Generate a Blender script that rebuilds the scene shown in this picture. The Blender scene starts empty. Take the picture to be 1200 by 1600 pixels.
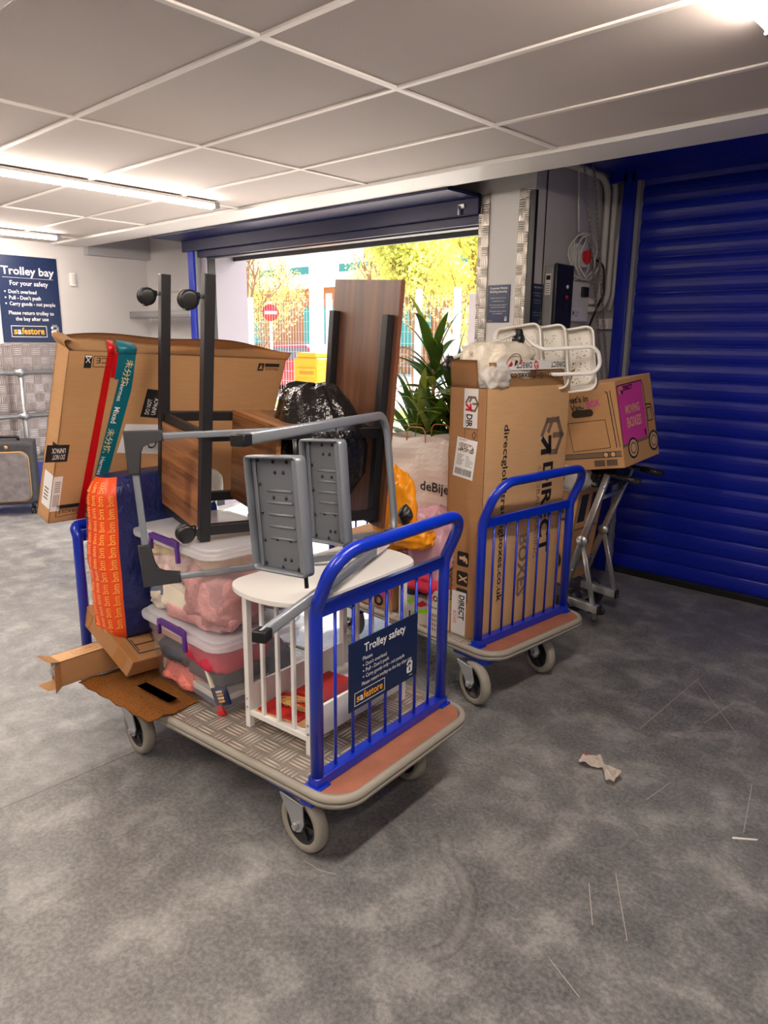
import bpy, bmesh, math, random
from math import sin, cos, pi, radians, sqrt, atan2, floor
from mathutils import Matrix, Vector, Euler, noise

random.seed(7)
SC = bpy.context.scene
COL = SC.collection
V = Vector

# ------------------------------------------------------------------ helpers
def lin(c):
    c = c / 255.0
    return c / 12.92 if c <= 0.04045 else ((c + 0.055) / 1.055) ** 2.4

def rgb(r, g, b):
    return (lin(r), lin(g), lin(b), 1.0)

class NT:
    """small shader-graph helper"""
    def __init__(s, name):
        s.m = bpy.data.materials.new(name)
        s.m.use_nodes = True
        s.t = s.m.node_tree
        s.p = s.t.nodes['Principled BSDF']
        s.out = s.t.nodes['Material Output']
    def n(s, typ, **kw):
        nd = s.t.nodes.new(typ)
        for k, v in kw.items():
            setattr(nd, k, v)
        return nd
    def l(s, a, b):
        s.t.links.new(a, b)
    def val(s, sock, v):
        if hasattr(v, 'links') or isinstance(v, bpy.types.NodeSocket):
            s.l(v, sock)
        else:
            sock.default_value = v
    def math(s, op, a, b=0.0, c=0.0):
        nd = s.n('ShaderNodeMath', operation=op)
        s.val(nd.inputs[0], a); s.val(nd.inputs[1], b); s.val(nd.inputs[2], c)
        return nd.outputs[0]
    def coord(s, kind='Object', scale=(1, 1, 1), rot=(0, 0, 0)):
        tc = s.n('ShaderNodeTexCoord')
        mp = s.n('ShaderNodeMapping')
        mp.inputs['Scale'].default_value = scale
        mp.inputs['Rotation'].default_value = rot
        s.l(tc.outputs[kind], mp.inputs['Vector'])
        return mp.outputs['Vector']
    def noise(s, vec, scale, detail=4, rough=0.55, dist=0.0):
        nd = s.n('ShaderNodeTexNoise')
        nd.inputs['Scale'].default_value = scale
        nd.inputs['Detail'].default_value = detail
        nd.inputs['Roughness'].default_value = rough
        nd.inputs['Distortion'].default_value = dist
        if vec is not None:
            s.l(vec, nd.inputs['Vector'])
        return nd.outputs['Fac']
    def ramp(s, fac, stops):
        nd = s.n('ShaderNodeValToRGB')
        cr = nd.color_ramp
        while len(cr.elements) < len(stops):
            cr.elements.new(0.5)
        for e, (p, c) in zip(cr.elements, stops):
            e.position = p; e.color = c
        s.l(fac, nd.inputs[0])
        return nd.outputs[0]
    def mix(s, fac, a, b, mode='MIX'):
        nd = s.n('ShaderNodeMix', data_type='RGBA', blend_type=mode)
        s.val(nd.inputs[0], fac); s.val(nd.inputs[6], a); s.val(nd.inputs[7], b)
        return nd.outputs[2]
    def bump(s, h, strength=0.3, dist=0.01):
        nd = s.n('ShaderNodeBump')
        nd.inputs['Strength'].default_value = strength
        nd.inputs['Distance'].default_value = dist
        s.l(h, nd.inputs['Height'])
        s.l(nd.outputs[0], s.p.inputs['Normal'])

def mat(name, col, rough=0.5, metal=0.0, var=0.0, vscale=8.0, bump=0.0, bscale=60.0, spec=0.5,
        coat=0.0, emit=0.0, alpha=1.0, trans=0.0, sss=0.0, bdist=0.004):
    g = NT(name)
    p = g.p
    p.inputs['Roughness'].default_value = rough
    p.inputs['Metallic'].default_value = metal
    p.inputs['Specular IOR Level'].default_value = spec
    p.inputs['Coat Weight'].default_value = coat
    p.inputs['Coat Roughness'].default_value = 0.08
    p.inputs['Alpha'].default_value = alpha
    p.inputs['Transmission Weight'].default_value = trans
    if var > 0:
        v = g.coord()
        f = g.noise(v, vscale, 5, 0.6)
        a = tuple(max(0, c * (1 - var)) for c in col[:3]) + (1,)
        b = tuple(min(1, c * (1 + var)) for c in col[:3]) + (1,)
        g.l(g.ramp(f, [(0.3, a), (0.7, b)]), p.inputs['Base Color'])
    else:
        p.inputs['Base Color'].default_value = col
    if emit > 0:
        p.inputs['Emission Color'].default_value = col
        p.inputs['Emission Strength'].default_value = emit
    if bump > 0:
        v = g.coord()
        g.bump(g.noise(v, bscale, 3, 0.6), bump, bdist)
    return g.m

def rot_to(d, up=V((0, 0, 1))):
    """matrix whose Z points along d"""
    z = d.normalized()
    x = up.cross(z)
    if x.length < 1e-5:
        x = V((1, 0, 0)).cross(z)
        if x.length < 1e-5:
            x = V((0, 1, 0)).cross(z)
    x.normalize()
    y = z.cross(x)
    return Matrix((x, y, z)).transposed().to_4x4()

def fillet(pts, rad, n=8, closed=False):
    """polyline with rounded corners; rad: number or list"""
    pts = [V(p) for p in pts]
    N = len(pts)
    if not isinstance(rad, (list, tuple)):
        rad = [rad] * N
    out = []
    for i in range(N):
        if not closed and i in (0, N - 1):
            out.append(pts[i]); continue
        a, b, c = pts[i - 1], pts[i], pts[(i + 1) % N]
        d1 = (a - b); d2 = (c - b)
        l1, l2 = d1.length, d2.length
        d1.normalize(); d2.normalize()
        ang = d1.angle(d2)
        r = rad[i]
        if r <= 0 or ang > pi - 0.02:
            out.append(b); continue
        t = min(r / math.tan(ang / 2), l1 * 0.49, l2 * 0.49)
        r = t * math.tan(ang / 2)
        bis = (d1 + d2).normalized()
        cen = b + bis * (r / sin(ang / 2))
        p0 = b + d1 * t; p1 = b + d2 * t
        v0 = p0 - cen; v1 = p1 - cen
        tot = v0.angle(v1)
        ax = v0.cross(v1).normalized()
        for k in range(n + 1):
            out.append(cen + Matrix.Rotation(tot * k / n, 3, ax) @ v0)
    return out

class MB:
    def __init__(s, M=None):
        s.bm = bmesh.new(); s.mats = []; s.M = M or Matrix.Identity(4); s.smooth = set()
    def mi(s, m):
        if m is None:
            return 0
        if m not in s.mats:
            s.mats.append(m)
        return s.mats.index(m)
    def add(s, verts, faces, m=None, smooth=False, M=None):
        T = s.M @ M if M is not None else s.M
        vs = [s.bm.verts.new(T @ V(v)) for v in verts]
        k = s.mi(m); fs = []
        for f in faces:
            try:
                fc = s.bm.faces.new([vs[i] for i in f])
            except ValueError:
                continue
            fc.material_index = k; fc.smooth = smooth
            fs.append(fc)
        return vs, fs
    def box(s, lo, hi, m=None, M=None, bev=0.0, seg=2):
        x0, y0, z0 = lo; x1, y1, z1 = hi
        vs, fs = s.add([(x0, y0, z0), (x1, y0, z0), (x1, y1, z0), (x0, y1, z0), (x0, y0, z1), (x1, y0, z1), (x1, y1, z1), (x0, y1, z1)],
                       [(0, 3, 2, 1), (4, 5, 6, 7), (0, 1, 5, 4), (1, 2, 6, 5), (2, 3, 7, 6), (3, 0, 4, 7)], m, M=M)
        if bev > 0:
            es = list({e for f in fs for e in f.edges})
            r = bmesh.ops.bevel(s.bm, geom=es, offset=bev, segments=seg, affect='EDGES', profile=0.5)
            k = s.mi(m)
            for f in r['faces']:
                f.material_index = k; f.smooth = True
        return s
    def grid(s, fn, nu, nv, m=None, smooth=True, M=None, thick=0.0, closed_u=False):
        """surface fn(u,v) u,v in 0..1"""
        vs = [fn(i / nu, j / nv) for i in range(nu + 1) for j in range(nv + 1)]
        fs = [(i * (nv + 1) + j, (i + 1) * (nv + 1) + j, (i + 1) * (nv + 1) + j + 1, i * (nv + 1) + j + 1) for i in range(nu) for j in range(nv)]
        v, f = s.add(vs, fs, m, smooth, M)
        if thick:
            bmesh.ops.solidify(s.bm, geom=f, thickness=thick)
        return s
    def prism(s, poly, z0, z1, m=None, M=None, smooth_side=False, bev=0.0):
        n = len(poly)
        vs = [(x, y, z0) for x, y in poly] + [(x, y, z1) for x, y in poly]
        fs = [tuple(range(n))[::-1], tuple(range(n, 2 * n))] + [(i, (i + 1) % n, n + (i + 1) % n, n + i) for i in range(n)]
        v, f = s.add(vs, fs, m, M=M)
        if bev > 0:
            es = list(set(f[0].edges) | set(f[1].edges))
            r = bmesh.ops.bevel(s.bm, geom=es, offset=bev, segments=2, affect='EDGES', profile=0.5)
            for q in r['faces']:
                q.material_index = s.mi(m); q.smooth = True
        return s
    def tube(s, pts, r, m=None, seg=12, closed=False, caps=True, prof=None, up=None, M=None, smooth=True):
        pts = [V(p) for p in pts]
        N = len(pts)
        if prof is None:
            prof = [(cos(2 * pi * k / seg), sin(2 * pi * k / seg)) for k in range(seg)]
            rr = r if isinstance(r, (list, tuple)) else [r] * N
        else:
            rr = [1.0] * N
        K = len(prof)
        T = []
        for i in range(N):
            a = pts[i - 1] if (i > 0 or closed) else pts[i]
            b = pts[(i + 1) % N] if (i < N - 1 or closed) else pts[i]
            d = (b - a)
            T.append(d.normalized() if d.length > 1e-9 else V((0, 0, 1)))
        ref = V(up) if up is not None else None
        if ref is None:
            t = T[0]
            nrm = V((0, 0, 1)) if abs(t.z) < 0.9 else V((1, 0, 0))
            nrm = (nrm - t * nrm.dot(t)).normalized()
        verts = []
        for i in range(N):
            t = T[i]
            if ref is not None:
                nn = ref - t * ref.dot(t)
                if nn.length < 1e-4:
                    nn = V((1, 0, 0)) - t * t.x
                nn.normalize()
            else:
                nn = nrm - t * nrm.dot(t)
                if nn.length < 1e-6:
                    nn = t.orthogonal()
                nn.normalize(); nrm = nn
            bb = t.cross(nn)
            sc = 1.0
            if prof is not None and (0 < i < N - 1 or closed):
                a = (pts[i] - pts[i - 1]).normalized(); b = (pts[(i + 1) % N] - pts[i]).normalized()
                cc = max(0.3, sqrt(max(0.0, (1 + a.dot(b)) / 2)))
                sc = 1 / cc if N < 12 else 1.0
            for (pa, pb) in prof:
                verts.append(pts[i] + (nn * pa + bb * pb) * rr[i] * sc)
        fs = []
        for i in range(N if closed else N - 1):
            j = (i + 1) % N
            for k in range(K):
                k2 = (k + 1) % K
                fs.append((i * K + k, i * K + k2, j * K + k2, j * K + k))
        if caps and not closed:
            fs.append(tuple(range(K))[::-1]); fs.append(tuple((N - 1) * K + k for k in range(K)))
        s.add(verts, fs, m, smooth, M)
        return s
    def cyl(s, p0, p1, r, m=None, seg=16, r2=None, M=None, caps=True):
        return s.tube([p0, p1], [r, r if r2 is None else r2], m, seg, M=M, caps=caps)
    def lathe(s, prof, m=None, seg=28, M=None, smooth=True):
        """prof: list (radius, z) around local Z"""
        n = len(prof)
        vs = [(r * cos(2 * pi * k / seg), r * sin(2 * pi * k / seg), z) for k in range(seg) for r, z in prof]
        fs = [(k * n + i, ((k + 1) % seg) * n + i, ((k + 1) % seg) * n + i + 1, k * n + i + 1) for k in range(seg) for i in range(n - 1)]
        s.add(vs, fs, m, smooth, M)
        return s
    def blob(s, c, r, m=None, seed=0, amp=0.15, freq=3.0, nu=28, nv=18, M=None, flat=None, sq=1.0, fold=0.0):
        """crumpled closed blob: c centre, r (rx,ry,rz); sq<1 squares it"""
        c = V(c); off = V((seed * 3.7, seed * 1.3, seed * 5.1))
        vs = []
        def sp(x, e):
            return math.copysign(abs(x) ** e, x)
        for i in range(nu):
            for j in range(nv + 1):
                th = 2 * pi * i / nu; ph = pi * j / nv - pi / 2
                d = V((sp(cos(th), sq) * sp(cos(ph), sq), sp(sin(th), sq) * sp(cos(ph), sq), sp(sin(ph), sq)))
                q = V((d.x * r[0], d.y * r[1], d.z * r[2]))
                k = 1 + amp * noise.noise(q * freq / max(r) * 0.5 * 2 + off) + fold * abs(noise.noise(q * freq * 2.7 / max(r) + off * 2))
                p = c + q * k
                if flat is not None and p.z < flat:
                    p.z = flat
                vs.append(p)
        n = nv + 1
        fs = [(i * n + j, ((i + 1) % nu) * n + j, ((i + 1) % nu) * n + j + 1, i * n + j + 1) for i in range(nu) for j in range(nv)]
        v, f = s.add(vs, fs, m, True, M)
        bmesh.ops.remove_doubles(s.bm, verts=v, dist=1e-5)
        return s
    def build(s, name, parent=None, label=None, M=None, auto=True, recalc=True, **props):
        if recalc:
            bmesh.ops.recalc_face_normals(s.bm, faces=s.bm.faces)
        me = bpy.data.meshes.new(name)
        s.bm.to_mesh(me); s.bm.free()
        for m in s.mats:
            me.materials.append(m)
        o = bpy.data.objects.new(name, me)
        COL.objects.link(o)
        if parent is not None:
            o.parent = parent
        if M is not None:
            o.matrix_local = M
        if label:
            o['label'] = label
        for k, v in props.items():
            o[k] = v
        return o

def thing(name, label, cat, M=None, group=None):
    o = bpy.data.objects.new(name, None)
    COL.objects.link(o)
    o.empty_display_size = 0.05
    if M is not None:
        o.matrix_world = M
    o['label'] = label; o['category'] = cat
    if group:
        o['group'] = group
    return o

def tag(o, label, cat, group=None, M=None):
    o['label'] = label; o['category'] = cat
    if group:
        o['group'] = group
    if M is not None:
        o.matrix_world = M
    return o

def struct(o):
    o['kind'] = 'structure'
    return o

def FR(x, y, z, yaw=0.0, rx=0.0, ry=0.0):
    return Matrix.Translation((x, y, z)) @ Matrix.Rotation(yaw, 4, 'Z') @ Matrix.Rotation(rx, 4, 'X') @ Matrix.Rotation(ry, 4, 'Y')

def face(o, ux, uy):
    """plane frame: origin o, x axis ux, y axis uy, z = outward normal"""
    ux = V(ux).normalized(); uy = V(uy).normalized(); n = ux.cross(uy).normalized()
    M = Matrix((ux, uy, n)).transposed().to_4x4()
    M.translation = V(o)
    return M

_txt_cache = {}
def text_geo(body, bold):
    key = (body, bold)
    if key in _txt_cache:
        return _txt_cache[key]
    cu = bpy.data.curves.new('t', 'FONT')
    cu.body = body; cu.size = 1.0; cu.offset = bold; cu.resolution_u = 2; cu.fill_mode = 'FRONT'
    o = bpy.data.objects.new('t', cu)
    COL.objects.link(o)
    dg = bpy.context.evaluated_depsgraph_get(); dg.update()
    me = bpy.data.meshes.new_from_object(o.evaluated_get(dg))
    vs = [tuple(v.co) for v in me.vertices]; fs = [tuple(p.vertices) for p in me.polygons]
    bpy.data.objects.remove(o); bpy.data.curves.remove(cu); bpy.data.meshes.remove(me)
    xs = [v[0] for v in vs] or [0]; 
    _txt_cache[key] = (vs, fs, min(xs), max(xs))
    return _txt_cache[key]

class Print:
    """flat printing on a face: text, rectangles, polygons"""
    def __init__(s, M, lift=0.0008):
        s.mb = MB(M); s.z = lift
    def up(s, d=0.0004):
        s.z += d
    def text(s, body, x, y, size, m, width=None, align='L', bold=0.0, rot=0.0):
        vs, fs, x0, x1 = text_geo(body, bold)
        w = max(1e-6, x1 - x0)
        sx = (width / w) if width else size
        ox = {'L': 0, 'C': -0.5, 'R': -1}[align] * w
        R = Matrix.Translation((x, y, s.z)) @ Matrix.Rotation(rot, 4, 'Z')
        s.mb.add([((v[0] - x0 + ox) * sx, v[1] * size, 0) for v in vs], fs, m, M=R)
        return s
    def poly(s, pts, m, rot=0.0, at=(0, 0)):
        R = Matrix.Translation((at[0], at[1], s.z)) @ Matrix.Rotation(rot, 4, 'Z')
        s.mb.add([(p[0], p[1], 0) for p in pts], [tuple(range(len(pts)))], m, M=R)
        return s
    def rect(s, x0, y0, x1, y1, m):
        return s.poly([(x0, y0), (x1, y0), (x1, y1), (x0, y1)], m)
    def line(s, pts, w, m, closed=False):
        P = [V((p[0], p[1])) for p in pts]
        if closed: P = P + [P[0]]
        for a, b in zip(P, P[1:]):
            d = (b - a)
            if d.length < 1e-9: continue
            d.normalize(); n = V((-d.y, d.x)) * w / 2; e = d * w / 2
            s.poly([a - e - n, b + e - n, b + e + n, a - e + n], m)
        return s
    def disc(s, x, y, r, m, n=20, r0=0.0):
        if r0 > 0:
            for k in range(n):
                a, b = 2 * pi * k / n, 2 * pi * (k + 1) / n
                s.poly([(x + r0 * cos(a), y + r0 * sin(a)), (x + r * cos(a), y + r * sin(a)), (x + r * cos(b), y + r * sin(b)), (x + r0 * cos(b), y + r0 * sin(b))], m)
        else:
            s.poly([(x + r * cos(2 * pi * k / n), y + r * sin(2 * pi * k / n)) for k in range(n)], m)
        return s
    def build(s, name, parent, **kw):
        return s.mb.build(name, parent, recalc=False, **kw)

def rrect(x0, y0, x1, y1, r, n=6):
    pts = []
    for cx, cy, a0 in ((x1 - r, y1 - r, 0), (x0 + r, y1 - r, pi / 2), (x0 + r, y0 + r, pi), (x1 - r, y0 + r, 1.5 * pi)):
        for k in range(n + 1):
            a = a0 + pi / 2 * k / n
            pts.append((cx + r * cos(a), cy + r * sin(a)))
    return pts

def copy_tree(o, parent=None):
    c = o.copy(); COL.objects.link(c)
    if parent is not None:
        c.parent = parent
        c.matrix_parent_inverse = o.matrix_parent_inverse.copy()
    for ch in [q for q in bpy.data.objects if q.parent == o]:
        copy_tree(ch, c)
    return c

# ------------------------------------------------------------------ materials
M_BLUE = mat('trolley_blue_paint', rgb(4, 44, 178), 0.28, spec=0.5, coat=0.4)
M_SHUT = mat('shutter_blue', rgb(8, 30, 158), 0.3, spec=0.5)
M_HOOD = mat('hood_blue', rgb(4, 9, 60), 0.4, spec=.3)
M_NAVY = mat('sign_navy', rgb(10, 32, 74), 0.35)
M_WHITE = mat('white_paint', rgb(232, 230, 226), 0.4)
M_PRINT = mat('print_white', rgb(238, 238, 238), 0.5)
M_ORANGE_P = mat('print_orange', rgb(250, 170, 30), 0.5)
M_BLACKP = mat('print_black', rgb(28, 26, 25), 0.6)
M_GREYP = mat('print_grey', rgb(124, 104, 86), 0.6)
M_BROWNP = mat('print_brown', rgb(92, 68, 46), 0.6)
M_RED = mat('print_red', rgb(205, 30, 40), 0.5)
M_PINKP = mat('print_pink', rgb(214, 66, 160), 0.55)
M_KRAFT_T = mat('print_kraft_tint', rgb(216, 176, 132), 0.6)
M_WALL = mat('wall_paint', rgb(205, 202, 201), 0.6, var=0.03, vscale=2)
M_WALLG = mat('wall_paint_grey', rgb(172, 170, 174), 0.6)
M_TILE = mat('ceiling_tile', rgb(198, 188, 182), 0.75, bump=0.25, bscale=110, bdist=0.002)
M_TBAR = mat('ceiling_bar', rgb(236, 230, 224), 0.4)
M_BLACKM = mat('black_metal', rgb(27, 26, 29), 0.42, spec=0.4)
M_BLACKPL = mat('black_plastic', rgb(26, 26, 28), 0.35)
M_STOOL = mat('grey_powdercoat', rgb(132, 138, 146), 0.32, metal=0.35)
M_TRAY = mat('grey_step_metal', rgb(118, 122, 128), 0.38, metal=0.4)
M_STOOLB = mat('bracket_grey', rgb(44, 45, 49), 0.5)
M_ALU = mat('aluminium', rgb(196, 196, 196), 0.32, metal=0.85)
M_GALV = mat('galvanised', rgb(176, 178, 182), 0.4, metal=0.75, var=0.1, vscale=25)
M_STEEL = mat('zinc_steel', rgb(190, 192, 195), 0.3, metal=0.85)
M_BUMP = mat('grey_rubber', rgb(150, 144, 133), 0.55)
M_TYRE = mat('grey_tyre', rgb(148, 143, 133), 0.65, var=0.08, vscale=20)
M_PLY = mat('brown_ply', rgb(158, 100, 76), 0.55, var=0.14, vscale=14)
M_GREY = mat('grey_plastic', rgb(150, 150, 152), 0.5)
M_PVC = mat('conduit_white', rgb(214, 210, 204), 0.45)
M_PURPLE = mat('purple_clip', rgb(78, 36, 128), 0.35)
M_CHAIN = mat('chain_metal', rgb(150, 148, 145), 0.35, metal=0.9)
M_REDF = mat('red_card', rgb(178, 30, 28), 0.5)
M_STRING = mat('straw_string', rgb(206, 164, 92), 0.7)
M_LAMP = mat('lamp_diffuser', (1.0, 0.87, 0.76, 1), 0.5, emit=90.0)
M_ORB = mat('orange_barrier', rgb(255, 150, 15), 0.5)
M_COIR = mat('coir', rgb(196, 128, 58), 0.95, var=0.45, vscale=190, bump=1.0, bscale=240, bdist=0.01)
M_COIRB = mat('coir_black', rgb(34, 30, 28), 0.95, bump=1.0, bscale=240, bdist=0.01)

def kraft(name, c, var=0.07):
    g = NT(name)
    p = g.p
    p.inputs['Roughness'].default_value = 0.72
    p.inputs['Specular IOR Level'].default_value = 0.25
    v = g.coord()
    f = g.noise(v, 5, 6, 0.65)
    f2 = g.noise(g.coord(scale=(9, 9, 120)), 1.0, 2)
    a = tuple(x * (1 - var) for x in c[:3]) + (1,); b = tuple(x * (1 + var) for x in c[:3]) + (1,)
    g.l(g.mix(0.5, g.ramp(f, [(0.3, a), (0.7, b)]), g.ramp(f2, [(0.3, a), (0.7, b)])), p.inputs['Base Color'])
    g.bump(f2, 0.06, 0.004)
    return g.m
M_KRAFT = kraft('cardboard', rgb(196, 150, 104))
M_KRAFT2 = kraft('cardboard_light', rgb(208, 166, 120))
M_KRAFTB = kraft('cardboard_brown', rgb(168, 124, 84))
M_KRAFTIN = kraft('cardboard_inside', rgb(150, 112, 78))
M_TAPEB = mat('brown_tape', rgb(170, 118, 70), 0.25)
M_TAPEC = mat('tape_white', rgb(226, 224, 222), 0.3)
M_TEAL = mat('tape_teal', rgb(10, 106, 122), 0.28)
M_TAPER = mat('tape_red', rgb(200, 14, 22), 0.3)

def wood(name, c1, c2, axis=2, sc=1.0):
    g = NT(name)
    p = g.p
    p.inputs['Roughness'].default_value = 0.38
    s = [26 * sc, 26 * sc, 26 * sc]; s[axis] = 1.6 * sc
    v = g.coord(scale=tuple(s))
    f = g.noise(v, 1.0, 6, 0.6, 0.6)
    g.l(g.ramp(f, [(0.32, c1), (0.68, c2)]), p.inputs['Base Color'])
    return g.m
M_WALNUT = wood('walnut', rgb(84, 54, 40), rgb(128, 88, 64))
M_WALNUT2 = wood('walnut_warm', rgb(84, 48, 24), rgb(182, 124, 74), axis=1)
M_WALEDGE = mat('walnut_edge', rgb(110, 64, 44), 0.5)

def checker(name, c, s=0.056, bump=0.8, rough=0.3, metal=0.9, axes=('X', 'Y'), light=None):
    """five-bar tread plate"""
    g = NT(name)
    p = g.p
    p.inputs['Metallic'].default_value = metal
    p.inputs['Roughness'].default_value = rough
    tc = g.n('ShaderNodeTexCoord'); sep = g.n('ShaderNodeSeparateXYZ')
    g.l(tc.outputs['Object'], sep.inputs[0])
    X = g.math('DIVIDE', sep.outputs[axes[0]], s); Y = g.math('DIVIDE', sep.outputs[axes[1]], s)
    fx = g.math('FRACT', X); fy = g.math('FRACT', Y)
    par = g.math('ABSOLUTE', g.math('MODULO', g.math('ADD', g.math('FLOOR', X), g.math('FLOOR', Y)), 2.0))
    par = g.math('GREATER_THAN', par, 0.5)
    inv = g.math('SUBTRACT', 1.0, par)
    along = g.math('ADD', g.math('MULTIPLY', fx, par), g.math('MULTIPLY', fy, inv))
    across = g.math('ADD', g.math('MULTIPLY', fy, par), g.math('MULTIPLY', fx, inv))
    bars = g.math('SINE', g.math('MULTIPLY', along, 2 * pi * 5))
    bars = g.math('MULTIPLY', g.math('ADD', bars, 1.0), 0.5)
    env = g.math('SINE', g.math('MULTIPLY', across, pi))
    env = g.math('POWER', g.math('MAXIMUM', env, 0.0), 0.6)
    e2 = g.math('SINE', g.math('MULTIPLY', along, pi))
    e2 = g.math('GREATER_THAN', e2, 0.2)
    h = g.math('MULTIPLY', g.math('MULTIPLY', g.math('POWER', bars, 1.5), env), e2)
    g.bump(h, bump, 0.003)
    a = tuple(x * 0.40 for x in c[:3]) + (1,)
    b = tuple(min(1, x * 1.35) for x in c[:3]) + (1,)
    dirt = g.noise(g.coord(), 5, 4)
    col = g.mix(h, a, b)  # bars brightened, plate darkened: the glint is put into the colour
    g.l(g.mix(g.math('MULTIPLY', dirt, 0.45), col, (c[0] * 0.6, c[1] * 0.54, c[2] * 0.48, 1)), p.inputs['Base Color'])
    return g.m
M_CHECK = checker('tread_plate_deck', rgb(220, 212, 200), s=.078, metal=.4, rough=.3, bump=1.0)
M_CHECKW = checker('tread_plate_strip', rgb(200, 194, 186), s=0.06, axes=('X', 'Z'))
M_CHECKL = checker('tread_plate_dado', rgb(200, 190, 190), s=0.085, axes=('Y', 'Z'), bump=0.6)

def film(name, col, alpha, rough=0.15, bump=0.0, bscale=20):
    g = NT(name)
    p = g.p
    p.inputs['Base Color'].default_value = col
    p.inputs['Roughness'].default_value = rough
    p.inputs['Alpha'].default_value = alpha
    if bump:
        g.bump(g.noise(g.coord(), bscale, 4, 0.6), bump, 0.01)
    return g.m
M_CLEAR = film('clear_plastic', rgb(240, 238, 242), 0.24, 0.1)
M_LID = film('lid_plastic', rgb(244, 244, 250), 0.42, 0.12)
M_BUBBLE = film('bubble_wrap', rgb(226, 222, 214), 0.75, 0.2, 0.9, 70)
M_BIN = mat('bin_bag_black', rgb(20, 19, 20), 0.22, spec=0.6, bump=0.7, bscale=14, bdist=0.03)
M_FILM = film('clear_film', rgb(225, 225, 225), 0.35, 0.1, 0.6, 30)
M_PINKBAG = film('pink_film_bag', rgb(216, 168, 184), 0.78, 0.22, 0.8, 18)

def concrete():
    g = NT('floor_concrete')
    p = g.p
    v = g.coord()
    a = g.noise(v, 0.55, 5, 0.6, 0.4)
    b = g.noise(v, 5.5, 9, 0.68, 0.35)
    c = g.noise(v, 75, 5, 0.7)
    big = g.ramp(a, [(0.34, rgb(70, 70, 73)), (0.52, rgb(112, 112, 112)), (0.68, rgb(142, 141, 139))])
    med = g.ramp(b, [(0.35, rgb(54, 54, 57)), (0.5, rgb(106, 106, 106)), (0.68, rgb(182, 180, 177))])
    fine = g.ramp(c, [(0.40, rgb(48, 48, 50)), (0.62, rgb(184, 183, 181))])
    col = g.mix(0.5, big, med)
    col = g.mix(0.2, col, fine)
    # sawn joint running along Y
    sep = g.n('ShaderNodeSeparateXYZ'); g.l(v, sep.inputs[0])
    d = g.math('ABSOLUTE', g.math('ADD', sep.outputs['X'], 2.4))
    j = g.math('LESS_THAN', d, 0.0035)
    col = g.mix(g.math('MULTIPLY', j, 0.6), col, rgb(46, 46, 48))
    # the floor on the far side of the joint is mixed paler
    past_joint = g.math('LESS_THAN', sep.outputs['X'], -2.4)
    col = g.mix(g.math('MULTIPLY', past_joint, 0.25), col, g.ramp(b, [(0.34, rgb(120, 120, 122)), (0.5, rgb(156, 156, 156)), (0.68, rgb(190, 189, 187))]))
    g.l(col, p.inputs['Base Color'])
    r = g.ramp(a, [(0.35, (0.26, 0.26, 0.26, 1)), (0.65, (0.5, 0.5, 0.5, 1))])
    g.l(r, p.inputs['Roughness'])
    g.bump(g.math('ADD', g.math('MULTIPLY', b, 0.6), g.math('MULTIPLY', c, 0.4)), 0.06, 0.01)
    return g.m
M_FLOOR = concrete()

# ------------------------------------------------------------------ camera
def make_camera():
    F = 1142.8; yaw, pitch, roll = 0.74788, 0.22995, 0.01105
    fw = V((-sin(yaw) * cos(pitch), cos(yaw) * cos(pitch), -sin(pitch)))
    r = V((cos(yaw), sin(yaw), 0)); u = r.cross(fw)
    r2 = r * cos(roll) + u * sin(roll); u2 = -r * sin(roll) + u * cos(roll)
    M = Matrix((r2, u2, -fw)).transposed().to_4x4()
    M.translation = V((0, 0, 1.54))
    cam = bpy.data.cameras.new('camera')
    cam.sensor_fit = 'VERTICAL'; cam.sensor_height = 36.0
    cam.lens = F / 1600 * 36.0
    cam.clip_start = 0.05; cam.clip_end = 300
    o = bpy.data.objects.new('camera', cam)
    COL.objects.link(o); o.matrix_world = M
    SC.camera = o
make_camera()
SC.view_settings.view_transform = 'Standard'
SC.view_settings.look = 'None'
SC.view_settings.gamma = 1.0
SC.view_settings.use_curve_mapping = False
SC.view_settings.exposure = 0.0

def leafmat(name, col, var=.2, tr=.5):
    g = NT(name)
    f = g.noise(g.coord(), 9, 3)
    a = tuple(max(0, c * (1 - var)) for c in col[:3]) + (1,); b = tuple(min(1, c * (1 + var)) for c in col[:3]) + (1,)
    c = g.ramp(f, [(.3, a), (.7, b)])
    g.l(c, g.p.inputs['Base Color']); g.p.inputs['Roughness'].default_value = .35
    t = g.n('ShaderNodeBsdfTranslucent'); g.l(g.mix(.5, c, (min(1, col[0] * 2.2), min(1, col[1] * 2.0), col[2], 1)), t.inputs[0])
    m = g.n('ShaderNodeMixShader'); m.inputs[0].default_value = tr
    g.l(g.p.outputs[0], m.inputs[1]); g.l(t.outputs[0], m.inputs[2]); g.l(m.outputs[0], g.out.inputs[0])
    return g.m
SCRATCH = [
[(-1.24, 1.64), (-1.18, 1.573), (-1.095, 1.539), (-1.023, 1.483), (-0.966, 1.377), (-0.951, 1.288), (-0.982, 1.227)] ,
[(-1.076, 2.722), (-1.074, 3.362)] ,
[(-1.056, 3.314), (-0.757, 2.935)] ,
[(-0.615, 2.628), (-0.549, 2.325)] ,
[(-0.802, 1.764), (-0.719, 1.627)] ,
[(-0.763, 1.856), (-0.626, 1.64)] ,
[(-0.742, 1.445), (-0.635, 1.397)] ,
[(-1.476, 1.251), (-1.41, 1.256), (-1.364, 1.278)] ,
[(-0.851, 2.271), (-0.832, 2.435)] ,
[(-0.901, 2.95), (-0.871, 3.251)] ,
]
# ================================================================== SETTING
def sbox(name, lo, hi, m, **k):
    b = MB(); b.box(lo, hi, m, **k)
    return struct(b.build(name))

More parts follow.
